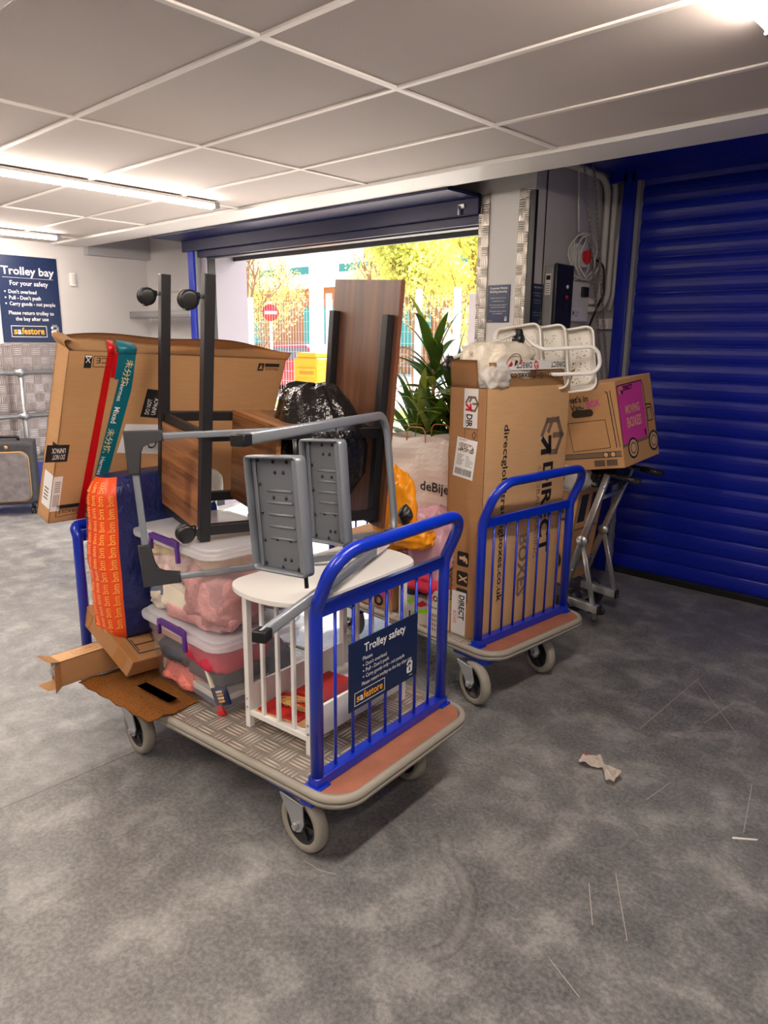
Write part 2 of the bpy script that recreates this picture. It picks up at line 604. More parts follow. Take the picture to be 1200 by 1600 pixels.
XL, XR, YB, YF = -7.25, 3.0, -4.2, 4.70
sbox('floor', (XL - .15, YB - .15, -.12), (XR + .15, 4.85, 0), M_FLOOR)
sbox('wall_left', (XL - .15, YB - .15, 0), (XL, 4.30, 3.05), M_WALL)
sbox('wall_right', (XR, YB - .15, 0), (XR + .15, 4.85, 3.05), M_WALL)
sbox('wall_front', (XL, YB - .15, 0), (XR, YB, 3.05), M_WALL)
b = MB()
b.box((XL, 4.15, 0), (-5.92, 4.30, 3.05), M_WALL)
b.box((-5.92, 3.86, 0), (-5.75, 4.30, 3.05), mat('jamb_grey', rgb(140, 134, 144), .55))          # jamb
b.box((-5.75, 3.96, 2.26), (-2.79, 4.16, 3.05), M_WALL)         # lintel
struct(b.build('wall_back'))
sbox('wall_pillar', (-2.79, 3.82, 0), (-2.40, 4.85, 3.05), M_WALL)
b = MB()
b.box((-2.40, YF, 0), (-2.16, 4.85, 3.05), M_WALLG)
b.box((-2.16, YF, 2.6), (XR, 4.85, 3.05), M_WALLG)
b.box((1.7, YF, 0), (XR, 4.85, 2.6), M_WALL)
struct(b.build('wall_shutter'))
# ceiling -----------------------------------------------------------
b = MB()
b.box((XL, YB, 2.402), (XR, 3.20, 2.47), M_TILE)
b.box((XL, 3.20, 2.392), (XR, 3.485, 2.47), M_TBAR)
ceil = struct(b.build('ceiling'))
b = MB()
for k in range(-6, 12):
    x = -1.90 - 1.203 * k
    if XL < x < XR:
        b.box((x - .012, YB, 2.394), (x + .012, 3.17, 2.4025), M_TBAR, bev=.002)
for k in range(-10, 4):
    y = 1.497 + 0.593 * k
    if y < 3.1:
        b.box((XL, y - .012, 2.3945), (XR, y + .012, 2.4028), M_TBAR, bev=.002)
b.box((XL, 3.165, 2.382), (XR, 3.205, 2.405), M_WHITE)
struct(b.build('trim_1', parent=ceil))
sbox('wall_void', (XL - .1, 3.40, 2.47), (XR + .1, 3.44, 3.05), M_WALLG)
sbox('ceiling_void', (XL - .1, 3.40, 3.05), (XR + .1, 4.85, 3.12), M_WALLG)
b = MB()
b.box((XL, 3.485, 2.32), (XL + .09, 4.15, 3.05), M_WALLG)
struct(b.build('trim_2'))
sbox('trim_3', (-7.25, 4.135, 1.99), (-5.95, 4.15, 2.0), M_WALLG)
# left dado and plinth
sbox('trim_4', (XL, YB, .36), (XL + .012, 4.15, 1.475), M_CHECKL)
sbox('baseboard_left', (XL, YB, 0), (XL + .03, 4.15, .36), M_BLUE)
# pillar tread plate strips and rubber corner
sbox('trim_5', (-2.784, 3.812, 0), (-2.709, 3.822, 2.392), M_CHECKW)
sbox('trim_6', (-2.503, 3.812, 0), (-2.434, 3.822, 2.392), M_CHECKW)
b = MB()
b.box((-2.428, 3.808, 0), (-2.390, 3.835, 2.38), M_BLACKPL, bev=.003)
struct(b.build('trim_7'))

# open roller shutter over the loading doorway (door_2)
d2 = struct(thing('door_2', '', ''))
for k in ('label', 'category'):
    del d2[k]
b = MB()
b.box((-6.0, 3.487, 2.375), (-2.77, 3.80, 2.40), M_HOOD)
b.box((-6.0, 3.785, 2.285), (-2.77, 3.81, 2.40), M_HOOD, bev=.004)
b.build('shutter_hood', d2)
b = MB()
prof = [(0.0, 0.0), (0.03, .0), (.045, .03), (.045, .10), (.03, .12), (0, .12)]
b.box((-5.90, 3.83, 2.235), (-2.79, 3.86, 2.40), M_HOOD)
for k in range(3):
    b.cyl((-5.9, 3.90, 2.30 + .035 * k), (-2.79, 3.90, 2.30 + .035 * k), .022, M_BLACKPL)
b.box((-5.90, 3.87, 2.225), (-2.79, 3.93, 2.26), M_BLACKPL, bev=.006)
b.build('rolled_curtain', d2)
b = MB()
b.box((-5.935, 3.80, 0), (-5.85, 3.84, 2.36), M_BLUE, bev=.004)
b.box((-5.85, 3.82, 0), (-5.825, 3.86, 2.30), M_GREY, bev=.003)
b.box((-5.80, 3.88, 0), (-5.745, 3.96, 2.25), M_BLACKPL, bev=.003)
b.build('shutter_guide', d2)
b = MB()
b.box((-3.06, 3.79, 2.315), (-2.92, 3.83, 2.36), M_BLACKPL, bev=.004)
b.box((-2.92, 3.775, 2.325), (-2.87, 3.80, 2.352), M_ALU, bev=.004)
b.cyl((-2.905, 3.77, 2.34), (-2.905, 3.77, 2.29), .008, M_ALU)
b.build('shutter_lock', d2)
b = MB()
b.box((-5.75, 4.155, 2.225), (-2.79, 4.18, 2.262), M_BLACKPL)
b.build('outer_seal', d2)

# closed blue roller shutter (door_1)
d1 = struct(thing('door_1', '', ''))
for k in ('label', 'category'):
    del d1[k]
PITCH = .107
def slat(u, v):
    t = v * 24
    f = t - floor(t) if v < 1 else 1.0
    yy = 4.665 - .014 * sin(pi * min(1, f * 1.08)) ** 0.7 if f < .925 else 4.672
    return (-2.16 + u * 3.86, yy, .03 + t * PITCH)
b = MB()
vs = []; fs = []
steps = [0, .12, .3, .5, .7, .85, .92, .95, .985]
rows = []
for k in range(24):
    for f in steps:
        y = 4.665 - .009 * sin(pi * min(1, f / .93)) ** 0.7 if f < .93 else 4.671
        rows.append((y, .035 + (k + f) * PITCH))
for y, z in rows:
    vs += [(-2.165, y, z), (1.7, y, z)]
fs = [(2 * i, 2 * i + 1, 2 * i + 3, 2 * i + 2) for i in range(len(rows) - 1)]
b.add(vs, fs, M_SHUT, False)
b.build('curtain', d1)
b = MB()
b.box((-2.165, 4.635, 0.0), (1.7, 4.69, .045), M_BLACKPL, bev=.006)
b.box((-2.165, 4.628, .012), (1.7, 4.64, .022), M_BLACKM)
b.build('bottom_rail', d1)
b = MB()
b.box((-2.262, 4.60, 0), (-2.178, 4.70, 2.57), M_SHUT, bev=.004)
b.box((-2.235, 4.592, 0), (-2.205, 4.602, 2.57), M_SHUT)
b.box((-2.178, 4.615, 0), (-2.152, 4.70, 2.57), M_GREY, bev=.003)
b.build('shutter_guide', d1)
b = MB()
b.box((-2.36, 4.06, 2.575), (1.8, 4.70, 3.0), M_SHUT, bev=.006)
b.box((-2.36, 4.60, 2.52), (1.8, 4.625, 2.60), M_SHUT)
b.build('shutter_hood', d1)

# ------------------------------------------------------------------ lamps
def lamp(x, y0, y1, label):
    t = thing('linear_ceiling_light', label, 'ceiling light', FR(x, (y0 + y1) / 2, 2.394), 'linear ceiling lights')
    L = (y1 - y0) / 2
    b = MB()
    b.box((-.032, -L, -.018), (.032, L, 0), M_WHITE, bev=.003)
    for s in (-1, 1):
        b.box((-.033, s * L - .02, -.042), (.033, s * L + .02, 0), M_GREY, bev=.004)
    b.build('housing', t)
    b = MB()
    b.tube([(0, -L + .02, -.018), (0, L - .02, -.018)], 1, M_LAMP, prof=[(.0, -.03), (-.012, -.029), (-.022, -.02), (-.026, 0), (-.022, .02), (-.012, .029), (0, .03)], up=(0, 0, 1))
    b.build('diffuser', t)
    return t
lamp(-4.235, 1.30, 2.93, 'lit linear ceiling light ending by the white trim above the tall black desk legs')
lamp(-6.60, 1.35, 2.95, 'lit linear ceiling light nearest the white wall with the navy notice')
lamp(-0.735, .70, 2.33, 'lit linear ceiling light in front of the closed blue shutter')
for x, y0, w in ((-4.235, -1.6, 'middle row'), (-6.60, -1.6, 'row along the wall with the notice'), (-2.0, -1.15, 'row between the trolleys and the open floor'), (.45, -1.3, 'row over the open floor')):  # unseen lamps behind the camera, added to brighten the near floor
    lamp(x, y0, y0 + 1.6, 'unseen linear ceiling light added in the %s' % w)

# ------------------------------------------------------------------ wall things
def logo_lock(p, x, y, h, m, mk):
    """white padlock-like a"""
    w = h * .62
    p.poly([(x + a, y + c) for a, c in rrect(0, 0, w, h * .64, h * .16)], m)
    p.line([(x + w * .12, y + h * .78), (x + w * .3, y + h * .94), (x + w * .7, y + h * .94), (x + w * .88, y + h * .78), (x + w * .88, y + h * .5)], h * .17, m)
    p.up()
    p.disc(x + w * .5, y + h * .38, h * .085, mk, 12)
    p.poly([(x + w * .42, y + h * .36), (x + w * .36, y + h * .14), (x + w * .64, y + h * .14), (x + w * .58, y + h * .36)], mk)
    p.poly([(x + w * .05, y + h * .545), (x + w * .55, y + h * .545), (x + w * .55, y + h * .6), (x + w * .05, y + h * .6)], mk)

def safestore(p, x, y, w, h):
    p.line([(x, y), (x + w, y), (x + w, y + h), (x, y + h)], h * .05, M_PRINT, True)
    p.up()
    p.text('s', x + w * .06, y + h * .25, h * .86, M_ORANGE_P, width=w * .105, bold=.02)
    p.text('a', x + w * .17, y + h * .25, h * .86, M_PRINT, width=w * .105, bold=.02)
    p.text('festore', x + w * .285, y + h * .25, h * .86, M_ORANGE_P, width=w * .645, bold=.02)

# trolley bay notice on the left wall
t = thing('trolley_bay_sign', 'navy Trolley bay notice on the white wall above the tread plate', 'sign', face((XL + .012, 2.66, 1.49), (0, 1, 0), (0, 0, 1)))
W, H = .545, .77
b = MB(); b.box((0, 0, -.011), (W, H, 0), M_NAVY, bev=.002); b.build('panel', t)
p = Print(Matrix.Identity(4))
p.text('Trolley bay', W * .5, .605, .098, M_PRINT, width=.475, align='C', bold=.018)
p.rect(.04, .575, .5, .5775, M_PRINT)
p.text('For your safety', W * .5, .51, .058, M_PRINT, width=.345, align='C', bold=.012)
for i, s in enumerate(("Don't overload", "Pull - Don't push", "Carry goods - not people")):
    p.disc(.052, .452 - .053 * i, .007, M_PRINT, 10)
    p.text(s, .082, .437 - .053 * i, .047, M_PRINT, width=(.25, .285, .415)[i], bold=.01)
p.text('Please return trolley to', W * .5, .25, .047, M_PRINT, width=.41, align='C', bold=.01)
p.text('the bay after use', W * .5, .197, .047, M_PRINT, width=.30, align='C', bold=.01)
safestore(p, .075, .05, .32, .098)
logo_lock(p, .44, .05, .11, M_PRINT, M_NAVY)
p.build('lettering', t)

b = MB()
b.box((XL, 3.315, 2.02), (XL + .03, 3.375, 2.145), M_WHITE, bev=.008)
b.box((XL + .03, 3.33, 2.04), (XL + .036, 3.36, 2.13), M_PVC, bev=.003)
tag(b.build('wall_sensor'), 'small white upright sensor on the wall beside the navy trolley notice', 'sensor')

b = MB()
b.tube([(-7.15, 3.92, 1.765), (-5.95, 3.92, 1.765)], 1, M_GREY, prof=[(-.035, -.05), (.035, -.05), (.035, .05), (-.035, .05)], up=(0, 0, 1))
t = tag(b.build('wall_trunking'), 'grey horizontal trunking ledge in the corner beside the open doorway', 'trunking')
b = MB(); b.box((-6.04, 3.865, 1.74), (-5.955, 3.8705, 1.80), M_PRINT); b.build('sticker', t)

# tubular guard rail in front of the left wall
t = thing('guard_rail', 'galvanised tube guard rail in front of the tread plate wall', 'railing', FR(-7.12, 2.73, 0))
for z in (1.22, .82, .415):
    b = MB(); b.tube([(0, -3.2, z), (0, 1.3, z)], .021, M_GALV, 12)
    b.build('rail', t)
for y in (-2.4, 0.0, 1.25):
    b = MB(); b.cyl((0, y, 0), (0, y, 1.22), .021, M_GALV)
    for z in (1.22, .82, .415):
        b.cyl((0, y, z - .035), (0, y, z + .03), .028, M_GALV)
        b.cyl((0, y - .05, z), (0, y + .05, z), .028, M_GALV)
    b.lathe([(.001, 0), (.055, 0), (.055, .008), (.03, .02), (.022, .03)], M_GALV, 20, M=Matrix.Translation((0, y, 0)))
    b.build('post', t)

# security notices
def notice(name, M, W, H, label, lines, parent_cat='sign'):
    t = thing(name, label, 'sign', M)
    b = MB(); b.box((0, 0, -.005), (W, H, 0), M_NAVY, bev=.001); b.build('panel', t)
    p = Print(Matrix.Identity(4))
    for s, y, sz, wd, bo in lines:
        p.text(s, W / 2, y, sz, M_PRINT, width=wd, align='C', bold=bo)
    p.text('safestore', .01, .008, .008, M_ORANGE_P, width=.032)
    logo_lock(p, W - .03, .008, .026, M_PRINT, M_NAVY)
    p.build('lettering', t)
    return t
notice('security_notice', face((-2.70, 3.815, 1.655), (1, 0, 0), (0, 0, 1)), .16, .218,
       'small navy security notice between the two tread plate strips of the pillar',
       [('Customer Notice', .194, .018, .125, .015), ('Building Security', .174, .018, .122, .015), ('Please ensure the door', .14, .009, .11, 0),
        ('is closed behind you', .122, .009, .09, 0), ('Do not let anyone follow', .10, .009, .12, 0), ('you into the building', .086, .009, .1, 0),
        ('All visitors must report', .064, .009, .12, 0), ('to reception', .05, .009, .07, 0)])
notice('shutter_notice', face((-2.395, 3.835, 1.64), (0, 1, 0), (0, 0, 1)), .115, .235,
       'small navy key notice on the side wall beside the black control box',
       [('Key to Control', .21, .016, .09, .015), ('Please hold the button', .18, .008, .1, 0), ('until fully open', .165, .008, .08, 0),
        ('Keep clear of door', .14, .008, .09, 0), ('when in motion', .125, .008, .08, 0), ('Report any faults', .07, .008, .09, 0), ('to the store team', .055, .008, .09, 0)])

# control box
t = thing('shutter_control_box', 'tall black and grey shutter control box on the side wall', 'control box', FR(-2.40, 3.955, 1.615))
b = MB(); b.box((0, 0, 0), (.06, .205, .365), M_GREY, bev=.006); b.build('housing', t)
b = MB(); b.box((.06, .006, -.008), (.085, .205, .378), M_BLACKPL, bev=.008)
b.build('front_cover', t)
b = MB(); b.cyl((.085, .13, .25), (.092, .13, .25), .011, M_PRINT); b.build('button', t)
b = MB(); b.cyl((.085, .13, .19), (.093, .13, .19), .011, M_RED); b.build('button', t)
b = MB(); b.cyl((.085, .13, .14), (.092, .13, .14), .009, M_BLACKM); b.build('button', t)
p = Print(face((.01, -.001, .2), (1, 0, 0), (0, 0, 1))); p.rect(.004, .0, .04, .12, M_PRINT); p.up(); p.rect(.008, .085, .036, .11, M_BLACKM)
for k in range(5): p.rect(.008, .01 + .013 * k, .034, .014 + .013 * k, M_GREYP)
p.build('sticker', t)
b = MB()
for y in (.05, .09, .13): b.cyl((.035, y, 0), (.035, y, -.035), .012, M_PVC)
b.build('cable_gland', t)

# isolator with coiled cable
t = thing('isolator_switch', 'white isolator box with red rotary handle inside the coiled cable', 'switch', FR(-2.40, 4.24, 2.0))
b = MB(); b.box((0, 0, 0), (.05, .15, .13), M_WHITE, bev=.008); b.build('housing', t)
b = MB(); b.cyl((.05, .1, .06), (.062, .1, .06), .035, M_RED, 24); b.box((.06, .085, .02), (.085, .115, .1), M_RED, bev=.005); b.build('rotary_handle', t)
pts = []
for k in range(160):
    a = 2 * pi * k / 32
    rr = .125 + .012 * sin(k * .19)
    pts.append((-2.325 + .012 * sin(k * .7) + .0008 * (k - 80) * .3, 4.28 + rr * sin(a) + .0006 * (k - 80), 2.06 + rr * 1.05 * cos(a)))
pts = [(-2.35, 4.17, 3.0), (-2.34, 4.165, 2.6), (-2.33, 4.19, 2.3)] + pts
b = MB(); b.tube(pts, .0055, M_PVC, 8)
b.tube([(-2.33, 4.24, 1.93), (-2.35, 4.18, 1.9), (-2.36, 4.17, 1.85)], .005, M_PVC, 8)
tag(b.build('coiled_cable'), 'coil of pale cable hanging on the side wall above the control box', 'cable')

# distribution box and trunking
t = thing('junction_box', 'white junction box with a blue printed label below the cable coil', 'electrical box', FR(-2.40, 4.19, 1.70))
b = MB(); b.box((0, 0, -.03), (.055, .23, .21), M_WHITE, bev=.006); b.build('housing', t)
p = Print(face((.0558, .01, -.02), (0, 1, 0), (0, 0, 1)))
p.rect(.01, 0, .15, .075, M_PRINT); p.up()
M_BLUEP = mat('print_blue', rgb(40, 110, 190), .5)
p.poly([(.02, .02), (.02, .06), (.045, .04)], M_BLUEP); p.text('Shutter', .05, .042, .018, M_BLUEP); p.text('0800', .05, .02, .018, M_BLUEP); p.build('sticker', t)
b = MB(); b.box((.055, .12, .12), (.075, .19, .18), M_BLACKPL, bev=.003); b.build('cable_gland', t)
t = thing('cable_trunking', 'short white trunking with a label beside the blue shutter guide', 'trunking', FR(-2.40, 4.64, 1.63))
b = MB(); b.box((0, 0, 0), (.135, .06, .07), M_PVC, bev=.004); b.build('body', t)
p = Print(face((.02, -.0005, .005), (1, 0, 0), (0, 0, 1))); p.rect(0, 0, .07, .06, M_PRINT); p.up(); p.disc(.035, .042, .012, M_RED, 16, .009)
for k in range(3): p.rect(.01, .006 + .008 * k, .06, .009 + .008 * k, M_RED)
p.build('sticker', t)

t = thing('conduit_run', 'white plastic conduits bending down the corner beside the shutter', 'conduit', FR(-2.36, 4.6, 1.6))
def cond(pts, r, rad=.08):
    b = MB(); b.tube(fillet([V(p) - V((-2.36, 4.6, 1.6)) for p in pts], rad, 8), r, M_PVC, 12)
    b.build('conduit', t)
cond([(-2.36, 3.9, 2.55), (-2.36, 4.60, 2.55), (-2.36, 4.60, 1.80), (-2.36, 4.42, 1.80)], .020, .12)
cond([(-2.36, 3.9, 2.61), (-2.36, 4.63, 2.61), (-2.33, 4.64, 2.5), (-2.33, 4.64, 1.76), (-2.36, 4.42, 1.75)], .018, .12)
cond([(-2.285, 4.67, 2.9), (-2.285, 4.67, 2.24), (-2.285, 4.655, 2.2)], .014, .03)
cond([(-2.27, 4.66, 2.25), (-2.30, 4.66, 2.17), (-2.30, 4.66, 1.85), (-2.32, 4.66, 1.75)], .013, .05)

b = MB(); b.tube(fillet([(-2.33, 4.45, 2.05), (-2.31, 4.52, 2.02), (-2.31, 4.54, 1.85), (-2.32, 4.44, 1.7), (-2.33, 4.36, 1.55), (-2.35, 4.28, 1.45)], .08, 6), .007, M_BLACKPL, 8)
tag(b.build('black_cable'), 'thin black cable looping down the side wall beside the hanging chain', 'cable')
b = MB(); b.tube([(-2.392, 3.925, 3.0), (-2.392, 3.925, 0.002)], .0035, M_BLACKPL, 6)
tag(b.build('thin_cable'), 'thin straight dark cable running down the side wall next to the pillar', 'cable')

def chain(p0, p1, n, label):
    p0, p1 = V(p0), V(p1)
    b = MB(); d = (p1 - p0); L = d.length; R = rot_to(d)
    for k in range(n):
        c = p0 + d * ((k + .5) / n)
        l = L / n * .72; w = .0075
        pts = []
        for q in range(12):
            a = 2 * pi * q / 12
            x, z = w * cos(a), sin(a) * w + (l - w if sin(a) > 0 else -(l - w)) * (1 if abs(sin(a)) > .1 else 0)
            pts.append(V((x, 0, z)))
        Rk = Matrix.Translation(c) @ R @ Matrix.Rotation(pi / 2 * (k % 2) + .5, 4, 'Z')
        b.tube([Rk @ q for q in pts], .0022, M_CHAIN, 5, closed=True)
    return tag(b.build('hoist_chain'), label, 'chain', 'hoist chains')
chain((-2.30, 4.10, 2.75), (-2.30, 4.63, 1.20), 62, 'steel hoist chain strand nearer the control box')
chain((-2.28, 4.18, 2.75), (-2.28, 4.66, 1.20), 62, 'steel hoist chain strand nearer the blue shutter guide')

# ------------------------------------------------------------------ suitcase
SU = rgb(60, 60, 64)
M_SUIT = mat('suitcase_fabric', SU, 0.6, var=0.15, vscale=30, bump=.3, bscale=300)
M_SUITP = mat('suitcase_pocket', rgb(128, 122, 124), 0.4, var=0.3, vscale=14)
M_GOLD = mat('gold_zip', rgb(200, 160, 110), 0.35, metal=.7)
t = thing('suitcase', 'dark soft suitcase with a pale front pocket standing by the guard rail', 'suitcase', FR(-6.80, 2.44, 0, radians(62)) @ Matrix.Scale(1.08, 4))
b = MB(); b.prism(rrect(-.2, -.13, .2, .13, .05), .09, .60, M_SUIT, bev=.03); b.build('body', t)
b = MB()
b.tube(fillet([(-.155, -.135, .12), (-.155, -.135, .52), (.155, -.135, .52), (.155, -.135, .12)], .06, 6, closed=True), .006, M_GOLD, 8, closed=True)
b.build('zip', t)
b = MB(); b.prism(rrect(-.15, .125, .15, .515, .05), 0, .02, M_SUITP, M=face((0, -.128, 0), (1, 0, 0), (0, 0, 1)), bev=.01); b.build('front_pocket', t)
b = MB()
b.lathe([(0.0001, .006), (.014, .006), (.014, 0)], M_GOLD, 14, M=face((0, -.132, .56), (1, 0, 0), (0, 0, 1))); b.build('badge', t)
b = MB(); b.tube(fillet([(-.08, 0, .6), (-.08, 0, .63), (.08, 0, .63), (.08, 0, .6)], .02), .012, M_BLACKPL, 10); b.build('handle', t)
for sx in (-.16, .16):
    for sy in (-.09, .09):
        b = MB(); b.cyl((sx, sy, .05), (sx, sy, .1), .016, M_BLACKPL)
        for q in (-.014, .014):
            b.cyl((sx - .006 + q, sy, .028), (sx + .006 + q, sy, .028), .028, M_BLACKPL, 16)
        b.build('wheel', t)

# ------------------------------------------------------------------ floor marks
FLOOR = bpy.data.objects['floor']
M_SCR = mat('scratch_pale', rgb(168, 160, 152), .6)
M_SMEAR = film('smear_pale', rgb(206, 204, 200), .12, .7)
p = Print(Matrix.Identity(4), .0006)
for l in SCRATCH[1:]:
    p.line(l, .0028, M_SCR)
struct(p.build('floor_scratches', FLOOR))
pts = SCRATCH[0]
b = MB(); q = fillet([(x, y, .0008) for x, y in pts], .06, 6)
b.tube(q, 1, M_SMEAR, prof=[(0, -.026), (.0004, 0), (0, .026)], up=(0, 0, 1), caps=False)
struct(b.build('floor_smear', FLOOR))

# ------------------------------------------------------------------ floor litter
M_PAPER = mat('crumpled_paper', rgb(226, 218, 208), 0.7, var=.08, vscale=60)
M_PAPERR = mat('paper_red_print', rgb(206, 96, 90), 0.7)
rnd = random.Random(3)
def crumple(u, v):
    x = (u - .5) * .16
    y = (v - .5) * .055 * (1 + .5 * sin(u * 9)) + .02 * sin(u * 5)
    z = .02 + .018 * noise.noise(V((u * 6, v * 4, 1.3))) + .02 * sin(v * pi) * (1 - .6 * sin(u * pi)) 
    return (x, y, max(.002, z))
b = MB(FR(-1.045, 2.32, 0, radians(-4)))
b.grid(crumple, 22, 10, M_PAPER, smooth=False, thick=.0015)
b.bm.faces.ensure_lookup_table()
k = b.mi(M_PAPERR)
for f in b.bm.faces:
    c = b.M.inverted() @ f.calc_center_median()
    if c.x < -.055 and c.y > .0:
        f.material_index = k
tag(b.build('crumpled_paper'), 'crumpled scrap of white paper lying alone on the grey floor', 'litter')
b = MB(FR(-.535, 2.29, 0, radians(38))); b.prism([(-.04, -.003), (.035, -.004), (.042, .001), (-.036, .004)], .0, .003, M_PRINT)
tag(b.build('paper_sliver'), 'thin pale straight splinter lying on the bare grey floor', 'litter')
# ================================================================== TROLLEYS
def trolley(name, label, M, deckL, rearx, wheels, sign=False, rear_low=False, yc=0.0):
    """x forward, front handle in the plane x=0, deck top z=.25"""
    t = thing(name, label, 'platform trolley', M, 'blue platform trolleys')
    Z = .25; HW = .345
    x0, x1 = -deckL, .105
    # plywood board with wood-faced ends
    b = MB(); b.prism(rrect(x0, yc - HW, x1, yc + HW, .085, 10), Z - .02, Z - .001, M_PLY); b.build('deck_board', t)
    b = MB(); b.box((rearx + .03, yc - HW, Z - .002), (-.035, yc + HW, Z + .0015), M_CHECK); b.build('tread_plate', t)
    # bumper round the edge
    path = [(x, y, Z - .018) for x, y in rrect(x0 - .008, yc - HW - .008, x1 + .008, yc + HW + .008, .093, 12)]
    pr = [(.022, -.004), (.024, .006), (.019, .015), (.010, .019), (.0035, .0185), (.001, .012), (-.0015, .0185), (-.008, .019), (-.015, .016), (-.019, .008), (-.018, -.004)]
    b = MB(); b.tube(path, 1, M_BUMP, prof=pr, up=(0, 0, 1), closed=True); b.build('bumper', t)
    # chassis
    b = MB()
    for s in (-1, 1):
        b.box((x0 + .06, yc + s * .26 - .03, Z - .062), (x1 - .06, yc + s * .26 + .03, Z - .021), M_BLUE, bev=.003)
    for x in (x0 + .1, -.06, (x0) / 2):
        b.box((x - .06, yc - .29, Z - .058), (x + .06, yc + .29, Z - .0215), M_BLUE, bev=.003)
    b.build('chassis', t)
    # handles
    def handle(x, d, low):
        zt = .855 if low else 1.0
        zc = .797
        h = .325
        tilt = .02 if low else .078
        r = .02
        b = MB()
        top = zt - r
        pts = [(x, -h, Z), (x, -h, .80), (x + d * tilt, -h + .0, top), (x + d * tilt, h, top), (x, h, .80), (x, h, Z)]
        pp = fillet(pts, [0, .10, .12, .12, .10, 0] if not low else [0, .02, .03, .03, .02, 0], 10)
        b.tube(pp, r, M_BLUE, 16)
        b.build('handle_tube', t)
        b = MB()
        b.box((x - .011, -h, zc - .02), (x + .011, h, zc + .02), M_BLUE, bev=.003)
        b.build('cross_bar', t)
        b = MB()
        b.box((x - .02, -h - .02, Z), (x + .02, h + .02, Z + .032), M_BLUE, bev=.003)
        for s in (-1, 1):
            b.box((x - .03, s * h - .028, Z - .001), (x + .03, s * h + .028, Z + .006), M_BLUE, bev=.002)
        b.build('bottom_rail', t)
        for k in range(7):
            y = -h + (k + 1) * 2 * h / 8
            b = MB(); b.cyl((x, y, Z + .03), (x, y, zc - .018), .0052, M_BLUE, 10); b.build('bar', t)
    handle(0, 1, False)
    handle(rearx, -1, rear_low)
    # castors
    for (mx, my, wx, wy, ang) in wheels:
        b = MB()
        b.box((mx - .085, min(my, math.copysign(.352, my)) - (.0 if my < 0 else .07), Z - .056), (mx + .085, max(my, math.copysign(.352, my)) + (.07 if my < 0 else .0), Z - .022), M_BLUE, bev=.003)
        b.box((mx + .055, min(my, math.copysign(.356, my)), Z - .062), (mx + .105, max(my, math.copysign(.356, my)), Z - .024), M_BLUE, bev=.003)
        b.box((mx - .055, my - .045, Z - .07), (mx + .055, my + .045, Z - .058), M_STEEL, bev=.002)
        b.cyl((mx, my, Z - .09), (mx, my, Z - .066), .036, M_STEEL, 20)
        R = Matrix.Translation((wx, wy, .096)) @ Matrix.Rotation(ang, 4, 'Z')   # local x rolling, y axle
        for s in (-1, 1):
            po = [(-.075, .085), (.075, .085), (.05, .045), (.022, -.012), (0, -.024), (-.022, -.012), (-.05, .045)]
            q = R.inverted() @ V((mx, my, .17))
            po = [(q.x * .6 - .055, .078), (q.x * .6 + .055, .078), (.035, .02), (.02, -.012), (0, -.022), (-.02, -.012), (-.035, .02)]
            b.prism([(px, pz) for px, pz in po], -.002, .002, M_STEEL, M=R @ face((0, s * .031, 0), (1, 0, 0), (0, 0, 1)))
        q = R.inverted() @ V((mx, my, .17))
        b.box((q.x * .6 - .055, -.033, .074), (q.x * .6 + .055, .033, .082), M_STEEL, M=R, bev=.002)
        cas = b.build('castor', t)
        Rw = R @ Matrix.Rotation(pi / 2, 4, 'X')
        b = MB(); b.lathe([(.066, -.016), (.07, -.021), (.088, -.021), (.094, -.014), (.096, -.005), (.096, .005), (.094, .014), (.088, .021), (.07, .021), (.066, .016)], M_TYRE, 40, M=Rw)
        b.build('tyre', cas)
        b = MB(); b.lathe([(.001, -.022), (.02, -.022), (.022, -.008), (.055, -.006), (.06, -.017), (.068, -.017), (.068, .017), (.06, .017), (.055, .006), (.022, .008), (.02, .022), (.001, .022)], M_BLACKPL, 32, M=Rw)
        for k in range(6):
            a = 2 * pi * k / 6
            b.box((.018, -.003, -.014), (.06, .003, .014), M_BLACKPL, M=Rw @ Matrix.Rotation(a, 4, 'Z'))
        b.build('hub', cas)
        b = MB(); b.tube([(0, 0, -.042), (0, 0, .042)], .006, M_STEEL, 10, M=Rw)
        for s in (-1, 1):
            b.tube([(0, 0, s * .034), (0, 0, s * .044)], .012, M_STEEL, 6, M=Rw, smooth=False)
        b.build('axle_bolt', cas)
    if sign:
        # plate spans bars 2..6 on the outside of the handle
        w, h = .415, .30
        S = face((.0085, -.193, .431), (0, 1, 0), (0, 0, 1)) @ Matrix.Diagonal((.848, .75, 1, 1))
        b = MB(S); b.box((0, 0, -.002), (w, h, .002), M_NAVY, bev=.0008)
        sg = b.build('safety_sign', t, label='navy Trolley safety sign fixed to the handle bars')
        p = Print(S, .0026)
        p.text('Trolley safety', w * .2, .238, .052, M_PRINT, width=.25, bold=.016)
        p.text('Please', .075, .203, .024, M_PRINT, width=.055)
        for i, (s, wd) in enumerate((("Don't overload", .122), ("Pull - Don't push", .136), ('Carry goods only - not people', .235))):
            p.disc(.079, .182 - .026 * i, .0035, M_PRINT, 10)
            p.text(s, .093, .174 - .026 * i, .024, M_PRINT, width=wd)
        p.text('Please return trolley to the bay after use', .071, .092, .024, M_PRINT, width=.305)
        safestore(p, .030, .018, .175, .056)
        logo_lock(p, .345, .032, .058, M_PRINT, M_NAVY)
        p.rect(.362, .017, .382, .0195, M_PRINT)
        p.build('lettering', sg)
    return t

